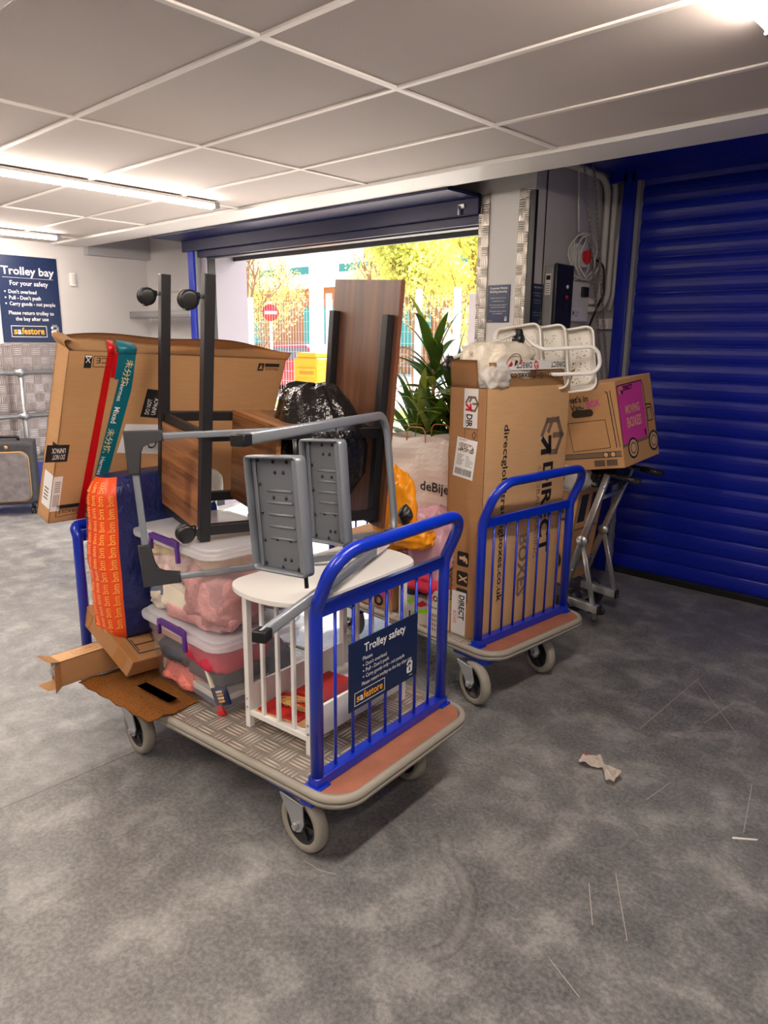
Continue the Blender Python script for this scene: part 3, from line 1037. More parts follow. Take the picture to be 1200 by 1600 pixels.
T1 = FR(-1.481, 1.613, 0, .083)
T2 = FR(-1.693, 2.781, 0, -.073)
trolley('platform_trolley', 'nearest blue platform trolley, with the Trolley safety sign on its handle', T1, 1.35, -1.25,
        [(-.10, -.26, -.062, -.318, radians(-6)), (-.10, .26, -.05, .185, radians(-10)), (-1.0, -.26, -.935, -.315, radians(-8)), (-1.0, .26, -1.06, .25, radians(170))], sign=True, rear_low=True)
trolley('platform_trolley', 'blue platform trolley behind, its handle in front of the tall carton', T2, 1.08, -1.0,
        [(-.03, -.28, .02, -.355, radians(-14)), (-.03, .26, .02, .12, radians(-14)), (-.85, -.26, -.91, -.26, radians(170)), (-.85, .26, -.91, .25, radians(170))], yc=0.0)

# ================================================================== WHITE RACK ON TROLLEY
U = T1 @ Matrix.Translation((-.27, .02, .253))      # rack centre; x short way, y long way
t = thing('side_rack', 'white slatted side rack with rounded top, on the nearest trolley behind its handle', 'rack', U)
hx, hy = .142, .24; HT = .51
top = []
for k in range(17):
    a = -pi + pi * k / 16
    top.append((.17 * cos(a), -hy - .005 + .095 * sin(a)))
for k in range(17):
    a = pi * k / 16
    top.append((.17 * cos(a), hy + .005 + .095 * sin(a)))
b = MB(); b.prism(top, HT, HT + .016, M_WHITE, bev=.003); b.build('top_panel', t)
for sx in (-1, 1):
    for sy in (-1, 1):
        b = MB(); b.box((sx * hx - .011, sy * hy - .011, 0), (sx * hx + .011, sy * hy + .011, HT), M_WHITE, bev=.002)
        for z in (.075, .105):
            b.cyl((sx * hx, sy * (hy + .0115), z), (sx * hx, sy * (hy + .0125), z), .005, M_STEEL, 10)
        b.build('leg', t)
b = MB(); b.box((-hx, -hy, .045), (hx, hy, .06), M_WHITE); b.build('base_shelf', t)
for s in (-1, 1):
    b = MB(); b.box((s * hx - .006, -hy + .011, .045), (s * hx + .006, hy - .011, .15), M_WHITE, bev=.002); b.build('side_rail', t)
for s in (-1, 1):
    b = MB(); b.box((-hx + .011, s * hy - .009, .045), (hx - .011, s * hy + .009, .065), M_WHITE, bev=.002); b.build('end_rail', t)
    b = MB(); b.box((-hx + .011, s * hy - .009, HT - .02), (hx - .011, s * hy + .009, HT), M_WHITE, bev=.002); b.build('end_rail', t)
for s in (-1, 1):
    for k in range(3):
        x = -hx + (k + 1) * 2 * hx / 4
        b = MB(); b.box((x - .007, s * hy - .006, .06), (x + .007, s * hy + .006, HT - .015), M_WHITE, bev=.002); b.build('slat', t)
# things lying in its tray
b = MB(U @ FR(.01, .03, .062, radians(4))); b.box((-.115, -.10, 0), (.11, .10, .008), M_REDF, bev=.002)
b.box((-.113, -.098, .008), (.108, .098, .02), M_REDF, bev=.003)
tag(b.build('folder'), 'flat red folder lying in the tray of the white rack', 'folder')
b = MB(U @ FR(0, -.14, .0625, radians(8))); b.box((-.125, -.085, 0), (.12, .085, .006), M_KRAFT, bev=.001); b.box((-.12, -.08, .006), (.05, .06, .012), M_REDF, bev=.001)
tag(b.build('card_sleeve'), 'kraft and red card sleeve under the straw string in the white rack', 'card')
b = MB(U @ FR(.0, -.135, .085, radians(20)))
rnd = random.Random(5)
for k in range(16):
    ax, ay = .05 + rnd.random() * .05, .02 + rnd.random() * .02
    ph = rnd.random() * .5
    b.tube([(ax * cos(a + ph), ay * sin(a) + rnd.uniform(-.002, .002), .006 * sin(a * 2) + rnd.uniform(-.006, .006)) for a in [2 * pi * q / 24 for q in range(24)]], .0016, M_STRING, 5, closed=True)
tag(b.build('string_bundle'), 'loose straw coloured string bundle in the near end of the white rack', 'string')

# ================================================================== STORAGE BOXES
M_C1 = mat('cloth_dusty_pink', rgb(214, 160, 158), .85, var=.12, vscale=20, bump=.6, bscale=22, bdist=.02)
M_C2 = mat('cloth_cream', rgb(236, 226, 206), .9, bump=.4, bscale=120)
M_C3 = mat('cloth_crimson', rgb(206, 44, 74), .75, var=.1, bump=.3, bscale=20)
M_C4 = mat('cloth_floral', rgb(226, 196, 190), .85, var=.25, vscale=26, bump=.5, bscale=24, bdist=.02)
M_C5 = mat('cloth_greyblue', rgb(110, 120, 140), .85, var=.2, vscale=20, bump=.5, bscale=24)
M_C6 = mat('cloth_charcoal', rgb(70, 72, 82), .85, var=.2, vscale=20, bump=.5, bscale=24)
M_C7 = mat('cloth_salmon', rgb(226, 128, 116), .85, var=.15, vscale=30, bump=.7, bscale=40, bdist=.02)
M_C8 = mat('cloth_yellow', rgb(226, 204, 150), .85, var=.2, vscale=26, bump=.5, bscale=24)
M_C9 = mat('cloth_tan', rgb(206, 168, 138), .85, var=.15, vscale=26, bump=.5, bscale=24)
M_PINKBOX = mat('pale_pink_card', rgb(232, 178, 168), .6)

def storage_box(M, H, label):
    """x 0..L long, y 0..D ; origin near base corner at +x,-y"""
    t = thing('storage_box', label, 'storage box', M, 'clear clip lid storage boxes')
    L, D = .50, .375
    b = MB()
    def ring(g, z, r):
        return [(x, y, z) for x, y in rrect(-L + g, g, -g, D - g, r, 6)]
    levels = [(.022, 0.004, .035), (.006, H * .72, .04), (.0, H * .74, .042), (-.002, H - .03, .045)]
    rows = [ring(*l) for l in levels]
    n = len(rows[0])
    vs = [v for r in rows for v in r]
    fs = [(i * n + k, i * n + (k + 1) % n, (i + 1) * n + (k + 1) % n, (i + 1) * n + k) for i in range(len(rows) - 1) for k in range(n)]
    fs.append(tuple(range(n))[::-1])
    v, f = b.add(vs, fs, M_CLEAR, True)
    b.build('body', t)
    b = MB()
    b.prism(rrect(-L - .022, -.022, .022, D + .022, .055, 8), H - .034, H - .012, M_LID, bev=.005)
    b.prism(rrect(-L - .005, -.005, .005, D + .005, .05, 8), H - .012, H, M_LID, bev=.004)
    b.build('lid', t)
    for s, yy in ((-1, -.026), (1, D + .026)):
        b = MB()
        xa, xb = -L * .5 - .095, -L * .5 + .095
        pr = [(xa, H - .055), (xa, H + .002), (xa + .018, H + .008), (xb - .05, H + .004), (xb - .045, H + .011), (xb, H + .004), (xb + .004, H - .07), (xb - .012, H - .074),
              (xb - .014, H - .016), (xa + .014, H - .012), (xa + .012, H - .055)]
        b.prism(pr, -.006, .006, M_PURPLE, M=face((0, yy, 0), (1, 0, 0), (0, 0, 1)) if s < 0 else face((0, yy, 0), (1, 0, 0), (0, 0, 1)), bev=.0015)
        b.build('clip', t, label='purple plastic clip')
    return t
SB1 = FR(-1.965, 1.298, .2525, -.03)
SB2 = FR(-1.985, 1.302, .5435, -.02)
storage_box(SB1, .29, 'lower clear storage box with purple clips, standing on the trolley deck')
storage_box(SB2, .318, 'upper clear storage box with purple clips, full of pink clothes')
def cloth(M, c, r, m, name, label, cat='clothing', seed=0, amp=.2, sq=.7, fold=.12, freq=3):
    b = MB(M); b.blob(c, r, m, seed, amp, freq, 36, 22, sq=sq, fold=fold)
    return tag(b.build(name), label, cat)
# lower box: x -.46..-.03, y .03..; z .01..H-.04
cloth(SB1, (-.135, .125, .205), (.115, .115, .05), M_C3, 'red_bag', 'crimson bag folded at the top of the lower clear storage box', 'bag', 1, .12, .35)
b = MB(SB1); b.box((-.455, .03, .19), (-.225, .20, .25), M_PINKBOX, bev=.004)
tag(b.build('pink_carton'), 'pale pink carton at the top left inside the lower storage box', 'carton')
cloth(SB1, (-.33, .11, .145), (.13, .10, .045), M_C6, 'dark_garment', 'charcoal garment bunched under the pink carton in the lower box', seed=3)
cloth(SB1, (-.14, .14, .13), (.11, .12, .032), M_C6, 'dark_pouch', 'dark grey pouch under the crimson bag in the lower box', 'pouch', 4, .1, .4)
cloth(SB1, (-.31, .125, .055), (.15, .11, .05), M_C7, 'salmon_garment', 'salmon pink garment at the bottom of the lower storage box', seed=5)
b = MB(SB1)
for k, (m, z) in enumerate(((M_C5, .03), (M_WHITE, .05), (M_CLEAR, .075))):
    b.prism(rrect(-.23, .025, -.03, .25, .03), z, z + .022, m, bev=.004)
tag(b.build('lidded_tub'), 'flat clear lidded tub low in the lower storage box', 'tub')
b = MB(SB1); b.box((-.468, .045, .035), (-.452, .10, .15), M_PRINT, bev=.002)
tag(b.build('white_booklet'), 'white booklet upright at the left end of the lower storage box', 'booklet')
cloth(SB1, (-.10, .30, .10), (.08, .055, .085), M_C5, 'blue_garment', 'grey blue garment behind the tub in the lower storage box', seed=8)
cloth(SB1, (-.30, .28, .13), (.13, .07, .11), M_C1, 'rose_garment', 'rose garment at the back of the lower storage box', seed=9)
# paint brush in a navy sleeve
t = thing('paint_brush', 'paint brush in a navy card sleeve leaning inside the lower storage box', 'brush', SB1 @ FR(-.035, .028, .075, radians(25), 0, radians(-18)))
b = MB(); b.box((-.03, .0, -.035), (.03, .012, .035), M_NAVY, bev=.002); b.build('card_sleeve', t)
p = Print(face((-.012, -.0005, -.022), (1, 0, 0), (0, 0, 1)));
for k in range(4): p.rect(0, .012 * k, .026, .012 * k + .008, (M_ORANGE_P, M_PRINT)[k % 2])
p.build('lettering', t)
b = MB(); b.prism([(-.035, -.07), (-.005, -.07), (-.008, -.03), (-.03, -.03)], 0, .01, M_TAPER, M=face((0, .01, 0), (1, 0, 0), (0, 0, 1))); b.build('bristles', t)
b = MB(); b.prism([(-.03, .02), (-.012, .02), (-.022, .1), (-.03, .1)], 0, .009, M_C2, M=face((0, .01, 0), (1, 0, 0), (0, 0, 1))); b.build('handle', t)
# upper box
cloth(SB2, (-.115, .115, .125), (.105, .105, .115), M_C1, 'dusty_pink_jumper', 'dusty pink jumper bunched in the front corner of the upper box', seed=11, sq=.5)
b = MB(SB2); b.blob((-.27, .055, .085), (.095, .042, .055), M_C2, 12, .08, 2, 30, 18, sq=.35)
tag(b.build('cream_towel'), 'folded cream towel pressed against the side of the upper box', 'towel')
cloth(SB2, (-.30, .10, .19), (.175, .09, .05), M_C4, 'floral_blouse', 'pale floral blouse along the side of the upper box', seed=13, sq=.5)
cloth(SB2, (-.41, .09, .12), (.075, .075, .075), M_C5, 'denim_garment', 'grey blue garment at the left end of the upper box', seed=14, sq=.5)
cloth(SB2, (-.41, .12, .045), (.07, .10, .045), M_C2, 'cream_garment', 'cream garment in the bottom left corner of the upper box', seed=20, sq=.5)
cloth(SB2, (-.23, .13, .032), (.20, .115, .032), M_C1, 'pink_fur_throw', 'pink fluffy throw at the bottom of the upper storage box', 'throw', 15, .2, .5, .2)
cloth(SB2, (-.115, .19, .245), (.10, .17, .034), M_C9, 'tan_garment', 'tan garment under the lid of the upper box, right end', seed=16, sq=.5)
cloth(SB2, (-.33, .19, .252), (.14, .17, .032), M_C8, 'yellow_garment', 'soft yellow garment under the lid of the upper box, left end', seed=17, sq=.5)
cloth(SB2, (-.25, .29, .13), (.22, .075, .12), M_C4, 'pale_blanket', 'pale blanket filling the back of the upper box', 'blanket', 18, sq=.5)

# ================================================================== ROLLING DESK STANDING ON END
DK = FR(-2.105, 1.338, .866, 1.34, .063, .042)
t = thing('rolling_desk', 'walnut and black rolling desk standing on end on the storage boxes', 'desk', DK)
Ld, w, H, W, zt, Lt = .875, .435, .738, .478, -.02, .925
P = .018
def bar(lo, hi, nm='frame_bar', m=M_BLACKM):
    b = MB(); b.box(lo, hi, m, bev=.0025)
    return b.build(nm, t)
for v in (0, w):
    bar((0, v - P, 0), (2 * P, v + P, Ld), 'base_skid')
for z in (.02, .345):
    for v in (0, w):
        bar((2 * P, v - P * .8, z), (H - .03, v + P * .8, z + .036), 'frame_bar')
bar((0.01, P, .345), (.035, w - P, .375))
bar((0.01, P, .0), (.035, w - P, .03))
b = MB(); b.box((.004, P, .03), (.02, w - P, .345), M_WALNUT2); b.build('lower_shelf', t)
b = MB(); b.box((.285, P * .8, .035), (.303, w - P, .37), M_WALNUT2); b.build('middle_shelf', t)
b = MB(); b.box((.285, P, .372), (.50, w - P, .388), M_WALNUT2); b.build('side_panel', t)
b = MB(); b.box((H, w / 2 - W / 2, zt), (H + .018, w / 2 + W / 2, zt + Lt + .02), M_WALNUT)
b.box((H + .0005, w / 2 - W / 2 - .0012, zt), (H + .0175, w / 2 - W / 2, zt + Lt + .02), M_WALEDGE)
b.build('desk_top', t)
for v in (.02, w - .02):
    bar((H - .034, v - P, .0), (H - .001, v + P, .80), 'top_rail')
bar((H - .034, .03, .345), (H - .001, w - .03, .38), 'frame_bar')
for v, z in ((0, .045), (w, .045), (0, Ld - .07), (w, Ld - .07)):
    b = MB()
    b.cyl((0, v, z), (-.018, v, z), .006, M_STEEL)
    b.cyl((-.012, v, z), (-.03, v, z), .013, M_BLACKPL, 14)
    for s in (-1, 1):
        b.lathe([(.001, -.009), (.024, -.009), (.029, -.005), (.031, 0), (.031, .006), (.02, .009), (.001, .009)], M_BLACKPL, 26, M=Matrix.Translation((-.048, v + s * .012, z - .012)) @ Matrix.Rotation(pi / 2, 4, 'X'))
    b.box((-.058, v - .012, z - .046), (-.044, v + .012, z - .038), M_BLACKPL, bev=.002)
    c = b.build('castor', t)

# ================================================================== BIN BAG
b = MB()
vs = []; NU, NV = 90, 40
prof = [(.02, .0), (.13, .03), (.19, .12), (.20, .22), (.17, .31), (.125, .40), (.09, .445), (.05, .455), (.0, .45)]
for i in range(NU):
    th = 2 * pi * i / NU
    for j in range(NV + 1):
        f = j / NV * (len(prof) - 1); k = min(len(prof) - 2, int(f)); f -= k
        f = f * f * (3 - 2 * f)
        r = prof[k][0] * (1 - f) + prof[k + 1][0] * f; z = prof[k][1] * (1 - f) + prof[k + 1][1] * f
        q = V((cos(th), sin(th), z * 3))
        up = max(0, (z - .18) / .27)
        r *= 1 + .10 * noise.noise(q * 1.5) + (.03 + .07 * up) * (abs(sin(th * 5.5 + 2 * noise.noise(q * .9) + z * 4)) - .5)
        z += .02 * noise.noise(q * 2.1 + V((5, 0, 0)))
        x = r * cos(th) * 1.05 + .04 * up * (1 if cos(th) < 0 else .2) * -1; y = r * sin(th) * .85
        vs.append((x, y, z))
n = NV + 1
b.add(vs, [(i * n + j, ((i + 1) % NU) * n + j, ((i + 1) % NU) * n + j + 1, i * n + j + 1) for i in range(NU) for j in range(NV)], M_BIN, True)
b.add([vs[i * n] for i in range(NU)], [tuple(range(NU))], M_BIN)
bmesh.ops.remove_doubles(b.bm, verts=b.bm.verts, dist=1e-5)
tag(b.build('bin_bag', M=Matrix.Translation((-2.09, 1.87, .925))), 'shiny black bin bag bulging between the desk legs', 'bin bag')
# ================================================================== STEP STOOL (lying on its side)
bL, fL, bU, fU = V((-1.828, 2.038, .807)), V((-1.341, 1.011, .841)), V((-1.885, 2.035, 1.268)), V((-1.396, 1.009, 1.312))
rL, rU = V((-2.140, 1.168, .759)), V((-2.196, 1.164, 1.228))
t = thing('step_stool', 'grey folding two step stool lying on its side over the white rack', 'step stool', Matrix.Translation(bL))
I = Matrix.Translation(-bL)
def oval(a, c, n=12):
    return [(a * cos(2 * pi * k / n), c * sin(2 * pi * k / n)) for k in range(n)]
def rrp(a, c, r=.004):
    return rrect(-a, -c, a, c, r, 3)
b = MB(I)
pp = fillet([fU, bU, bL, fL], [0, .085, .085, 0], 10)
b.tube(pp, 1, M_STOOL, prof=rrp(.0155, .011, .008))
b.build('front_frame', t)
for P, Q in ((fU, bU), (fL, bL)):
    d = (P - Q).normalized()
    b = MB(I); b.box((-.019, -.015, -.03), (.019, .015, .012), M_BLACKPL, M=Matrix.Translation(P) @ rot_to(d), bev=.004)
    b.build('foot_cap', t)
pv = .27
pL = bL + (fL - bL) * pv; pU = bU + (fU - bU) * pv
off = V((-.02, -.005, 0))
b = MB(I)
offU = V((-.02, -.005, -.028))
b.tube(fillet([pU + offU, rU, rL, pL + off], [0, .03, .03, 0], 6), 1, M_STOOL, prof=rrp(.011, .007, .004))
b.build('rear_frame', t)
for P, A, B in ((rU, pU + offU, rL), (rL, pL + off, rU)):
    d1 = (A - P).normalized(); d2 = (B - P).normalized()
    b = MB(I)
    n = d1.cross(d2).normalized()
    Mx = Matrix((d1, d2, n)).transposed().to_4x4(); Mx.translation = P
    b.prism([(-.022, -.022), (.10, -.02), (.10, .016), (.05, .02), (.03, .03), (.02, .05), (.016, .12), (-.022, .12)], -.014, .014, M_STOOLB, M=Mx, bev=.004)
    b.build('corner_bracket', t)
# collars where the frames cross
for P, Q, s in ((fU, bU, .02), (bL, fL, .08)):
    pass
d_bl = (fL - bL).normalized()
b = MB(I); d = (pL - fL).normalized()
b.box((-.018, -.016, -.025), (.018, .016, .025), M_BLACKPL, M=Matrix.Translation(pL + V((-.035, .02, .03))) @ rot_to(d), bev=.004)
b.tube([pL + V((-.035, .02, .03)), pL + V((-.22, -.06, .03))], 1, M_STOOL, prof=rrp(.008, .004, .002))
b.build('lock_arm', t)
b = MB(I); q_ = bL + d_bl * .07 + V((-.005, .0, .026))
b.box((-.016, -.014, -.022), (.016, .014, .022), M_BLACKPL, M=Matrix.Translation(q_) @ rot_to(d_bl), bev=.004)
b.cyl(q_, q_ - V((0, 0, .03)), .006, M_BLACKPL)
b.tube([q_, q_ + V((-.06, -.30, .015))], 1, M_STOOL, prof=rrp(.009, .005, .002))
b.build('lock_arm', t)
def step(BL, BR, TR, TL, name_rods):
    BL, BR, TR, TL = map(V, (BL, BR, TR, TL))
    ux = (BR - BL).normalized(); uy = (TL - BL); uy = (uy - ux * uy.dot(ux)).normalized()
    w = (BR - BL).length; h = (TL - BL).length
    F = I @ face(BL, ux, uy)
    b = MB(F)
    b.prism(rrect(0, 0, w, h, .014, 5), -.004, 0, M_TRAY)
    rim = [(x, y, .012) for x, y in rrect(0, 0, w, h, .014, 5)]
    b.tube(rim, 1, M_STOOL, prof=[(-.016, -.004), (.016, -.004), (.018, 0), (.016, .004), (-.016, .004)], up=(0, 0, 1), closed=True)
    b.box((w - .03, .004, 0), (w, h - .004, .022), M_STOOL, bev=.006)
    b.box((.004, .004, 0), (.02, h - .004, .006), M_STOOL, bev=.002)
    for k in range(5):
        y = h * (.28 + .105 * k)
        b.tube([(w * .26, y, .0008), (w * .74, y, .0008)], .0036, M_STOOL, 8)
    for fx, fy in ((.12, .04), (.45, .03), (.75, .03), (.12, .96), (.42, .95), (.68, .95), (.13, .25), (.13, .5), (.13, .75), (.38, .27), (.64, .27), (.38, .64), (.62, .64), (.44, .86), (.60, .86), (.5, .10), (.62, .10)):
        b.lathe([(.001, .004), (.003, .004), (.005, .0015), (.006, 0)], M_BLACKPL, 8, M=Matrix.Translation((fx * w, fy * h, .0005)))
    o = b.build('step', t)
    b = MB(F)
    b.cyl((w - .045, -.045, -.012), (w - .045, .02, -.012), .006, M_BLACKPL)
    b.build('pivot_rod', o); b = MB(F)
    b.cyl((w - .045, h - .02, -.012), (w - .045, h + .045, -.012), .006, M_BLACKPL)
    b.build('pivot_rod', o)
    b = MB(F)
    b.cyl((-.006, .0, .002), (-.006, h, .002), .0035, M_STEEL, 8)
    for y in (.01, h - .01):
        b.box((-.016, y - .008, -.004), (.004, y + .008, .012), M_STEEL, bev=.002)
    b.build('hinge_wire', o)
step((-1.668, 1.27, .889), (-1.441, 1.27, .912), (-1.492, 1.27, 1.232), (-1.72, 1.27, 1.211), 0)
step((-1.765, 1.555, .900), (-1.581, 1.555, .916), (-1.605, 1.555, 1.237), (-1.822, 1.555, 1.222), 0)
d = (fL - bL).normalized()
S = I @ face(bL + d * .17 + V((.0105, .005, .008)) , d, V((0, 0, 1)).cross(d).cross(d) * -1)
b = MB(I)
q = bL + d * .12
sd = d.cross(V((0, 0, 1))).normalized()
if sd.dot(V((1, -1, 0))) < 0: sd = -sd
F = face(q + sd * .0119 - V((0, 0, .012)), d, (0, 0, 1))
if (F.to_3x3() @ V((0, 0, 1))).dot(sd) < 0:
    F = face(q + sd * .0119 - V((0, 0, .012)) + d * .15, -d, (0, 0, 1))
p = Print(I @ F); p.rect(0, .0, .15, .024, M_PRINT); p.up()
rnd = random.Random(2)
for k in range(12):
    x = .03 + k * .009; p.line([(x, .006), (x + rnd.uniform(.002, .006), .018)], .0016, M_RED)
p.build('sticker', t, label='white sticker with red marks')

# ================================================================== BIG FLAT CARTON
BC = FR(-2.745, 1.097, .855, 1.628, .317, .046)
t = thing('flat_carton', 'big flat brown carton with red and teal tape, propped behind the tall black desk legs', 'carton', BC)
Wc, Hc, Tc = 1.02, .675, .085
b = MB()
b.box((0, 0, 0), (Wc, .005, Hc), M_KRAFT)
b.box((0, Tc - .005, 0), (Wc, Tc, Hc), M_KRAFTIN)
b.box((0, .0, 0), (.005, Tc, Hc), M_KRAFT)
b.box((Wc - .005, .0, 0), (Wc, Tc, Hc), M_KRAFT)
b.box((0, .0, 0), (Wc, Tc, .005), M_KRAFT)
b.build('body', t)
def fl(u, v):
    x = .002 + u * (Wc + .006)
    open_ = max(0.0, min(1.0, (u - .25) / .2))
    hgt = .042
    # tape holds the left part down over the top; to the right the flap stands up
    y = (1 - open_) * v * .04 + open_ * (-.006 * v + .008 * v * sin(u * 11))
    z = Hc + v * hgt * (1 - .25 * (1 - open_)) + .004 * sin(u * 17) * v
    return (x, y, z)
b = MB(); b.grid(fl, 40, 4, M_KRAFT2, thick=.004)
def flb(u, v):
    return (u * Wc, Tc - .004 + v * .012 * sin(u * 6), Hc + v * (.05 + .012 * sin(u * 9 + 1)) * sin(pi * min(1, .15 + u * .72)) )
b.grid(flb, 30, 4, M_KRAFTIN, thick=.004)
b.build('top_flap', t)
def fe(u, v):
    a = v * 1.9
    return (-.03 * sin(pi * v) + .02 * v, u * Tc, Hc + .045 * sin(a) * (1 - .2 * v))
b = MB(); b.grid(fe, 6, 8, M_KRAFT2, thick=.004); b.build('end_flap', t)
F = face((0, 0, 0), (1, 0, 0), (0, 0, 1))     # normal -y
p = Print(F, .0012)
p.poly([(.112, .003), (.146, .003), (.172, Hc), (.145, Hc)], M_TAPER)
p.poly([(.17, .58), (.19, .58), (.187, Hc), (.169, Hc)], M_TAPER)
p.build('red_tape', t)
p = Print(F, .0017)
p.poly([(.146, .003), (.196, .003), (.262, .53), (.262, .59), (.205, .59)], M_TEAL)
p.up()
p.poly([(.186, .575), (.262, .575), (.258, Hc), (.186, Hc)], M_TEAL)
p.up()
import math as _m
def along(p, s, f, size, m, wd=None):
    # text running down the teal tape, f = 0 top .. 1 bottom
    x0, y0, x1, y1 = .232, .60, .160, .02
    x = x0 + (x1 - x0) * f; y = y0 + (y1 - y0) * f
    p.text(s, x - .012, y, size, m, width=wd, rot=_m.atan2(y1 - y0, x1 - x0), bold=.01)
along(p, '未分拣', -.09, .034, M_C8)
along(p, 'Hermes', .06, .026, M_PRINT, .075)
along(p, 'Mixed', .23, .034, M_PRINT, .065)
along(p, '未分拣', .38, .034, M_C8)
along(p, 'Hermes', .58, .026, M_PRINT, .075)
along(p, 'Mixed', .73, .034, M_PRINT, .065)
along(p, '未分拣', .87, .034, M_C8)
p.build('teal_tape', t, label='teal printed tape')
p = Print(F, .0012)
# marks printed upside down
p.text('CE', .15, .654, .03, M_BLACKP, width=.045, rot=pi)
p.line([(.095, .62), (.165, .62), (.165, .66), (.095, .66)], .002, M_BLACKP, True)
p.rect(.06, .615, .088, .663, M_BLACKP)
p.up()
p.text('X', .084, .655, .03, M_PRINT, width=.02, rot=pi)
p.rect(.062, .655, .086, .661, M_PRINT)
def dnu(x, y, w, h, rot):
    R = Matrix.Translation((x, y, 0)) @ Matrix.Rotation(rot, 4, 'Z')
    pts = [R @ V(q) for q in ((0, 0, 0), (w, 0, 0), (w, h, 0), (0, h, 0))]
    p.poly([(q.x, q.y) for q in pts], M_BLACKP)
    p.up()
    for s, a, c, wd in (('DO NOT', .012, h * .57, w * .55), ('UNPACK', .012, h * .2, w * .62)):
        q = R @ V((a, c, 0)); p.text(s, q.x, q.y, .028, M_PRINT, width=wd, rot=rot, bold=.012)
p.build('printing', t); p = Print(F, .0012)
dnu(.399, .415, .115, .08, radians(84))
p.build('warning_label', t, label='black DO NOT UNPACK label'); p = Print(F, .0012)
dnu(.046, .322, .085, .068, radians(178))
p.build('warning_label', t, label='black DO NOT UNPACK label'); p = Print(F, .0012)
p.poly([(.242, .275), (.45, .255), (.45, .385), (.262, .395)], M_PRINT); p.up()
p.text('LO', .366, .355, .06, M_BLACKP, width=.075, rot=radians(-82))
p.build('paper_label', t, label='white paper label'); p = Print(F, .0012)
p.rect(-.0, .05, .036, .195, M_PRINT); p.up()
for k in range(5): p.rect(.008 + .005 * k, .07, .010 + .005 * k, .12, M_GREYP)
for k in range(6): p.rect(.008, .13 + .008 * k, .03, .133 + .008 * k, M_GREYP)
p.build('address_label', t); p = Print(F, .0012)
p.line([(.026, .024), (.112, .03), (.112, .06), (.026, .056)], .002, M_BLACKP, True)
p.text('FRAGILE', .106, .053, .022, M_BLACKP, width=.072, rot=pi)
p.rect(.026, .06, .115, .074, M_BLACKP)
p.build('printing', t); p = Print(F, .0012)
p.rect(.862, .622, .895, .656, M_BLACKP); p.rect(.90, .641, .985, .656, M_BLACKP)
p.text('FRAGILE', .98, .637, .018, M_BLACKP, width=.072, rot=pi)
p.up(); p.poly([(.868, .63), (.889, .63), (.8785, .652)], M_KRAFT)
p.build('printing', t)
F2 = face((-.0008, Tc, 0), (0, -1, 0), (0, 0, 1))
p = Print(F2, .001)
p.rect(Tc - .03, .255, Tc, .325, M_BLACKP); p.rect(Tc - .06, .06, Tc, .2, M_PRINT); p.up()
p.text('CK', Tc - .028, .285, .024, M_PRINT, width=.024, rot=0)
for k in range(4): p.rect(Tc - .05, .09 + .014 * k, Tc - .02, .096 + .014 * k, M_GREYP)
p.build('printing', t)
# red tape round the top edge
b = MB()
b.tube([(.158, -.002, Hc - .003), (.16, .004, Hc + .02), (.163, .03, Hc + .034)], 1, M_TAPER, prof=[(-.001, -.013), (.001, -.013), (.001, .013), (-.001, .013)], up=(0, -1, .3))
b.tube([(.222, -.003, Hc - .003), (.222, .003, Hc + .02), (.224, .03, Hc + .0345)], 1, M_TEAL, prof=[(-.001, -.036), (.001, -.036), (.001, .036), (-.001, .036)], up=(0, -1, .3))
b.build('tape', t)

# bubble wrap bundle in front of the carton foot
b = MB(); b.blob((-2.645, 1.56, .93), (.075, .24, .085), M_BUBBLE, 6, .15, 2, 40, 24, sq=.6, fold=.05)
tag(b.build('bubble_wrap'), 'bundle of clear bubble wrap at the foot of the big flat carton', 'bubble wrap')

# ================================================================== BM SHOPPING BAG
M_BMO = mat('woven_orange', rgb(240, 84, 30), .35, bump=.35, bscale=30, bdist=.01)
M_BMB = mat('woven_navy', rgb(26, 36, 92), .35, bump=.7, bscale=20, bdist=.02)
M_BMY = mat('print_amber', rgb(252, 176, 80), .5)
BG = T1 @ FR(-1.12, -.335, .40)
t = thing('shopping_bag', 'tall stuffed orange and navy shopping bag printed bm, at the rear of the nearest trolley', 'shopping bag', BG)
# rounded upright sack: x from -.08..+.09 , y 0..0.36
def bagpt(a, k):
    # a around 0..1, k height 0..1
    th = 2 * pi * a
    sx, sy = .095, .20
    e = .55
    x = math.copysign(abs(cos(th)) ** e, cos(th)) * sx
    y = math.copysign(abs(sin(th)) ** e, sin(th)) * sy
    bul = .86 + .16 * sin(pi * min(1, max(0, .1 + .85 * k))) - .3 * (max(0, k - .88) / .12) ** 2 - .35 * (max(0, .1 - k) / .1) ** 2
    wv = 1 + .05 * noise.noise(V((x * 9, y * 9, k * 5))) + .012 * noise.noise(V((x * 30, y * 30, k * 22)))
    return V((x * bul * wv, .20 + y * (bul * .5 + .5) * wv, k * .64))
NA, NK = 72, 44
for nm, m, lo_, hi_ in (('orange_panel', M_BMO, 1, 0), ('navy_side', M_BMB, 0, 1)):
    b = MB()
    vs = [bagpt(i / NA, j / NK) for i in range(NA) for j in range(NK + 1)]
    n = NK + 1
    fs = []
    for i in range(NA):
        for j in range(NK):
            a = (i + .5) / NA
            c = bagpt(a, .5)
            isO = c.y < .045
            if isO == bool(lo_):
                fs.append((i * n + j, ((i + 1) % NA) * n + j, ((i + 1) % NA) * n + j + 1, i * n + j + 1))
    if nm == 'navy_side':
        fs.append(tuple(i * n for i in range(NA))[::-1]); fs.append(tuple(i * n + NK for i in range(NA)))
    b.add(vs, fs, m, True)
    bmesh.ops.delete(b.bm, geom=[v for v in b.bm.verts if not v.link_faces], context='VERTS')
    b.build(nm, t)
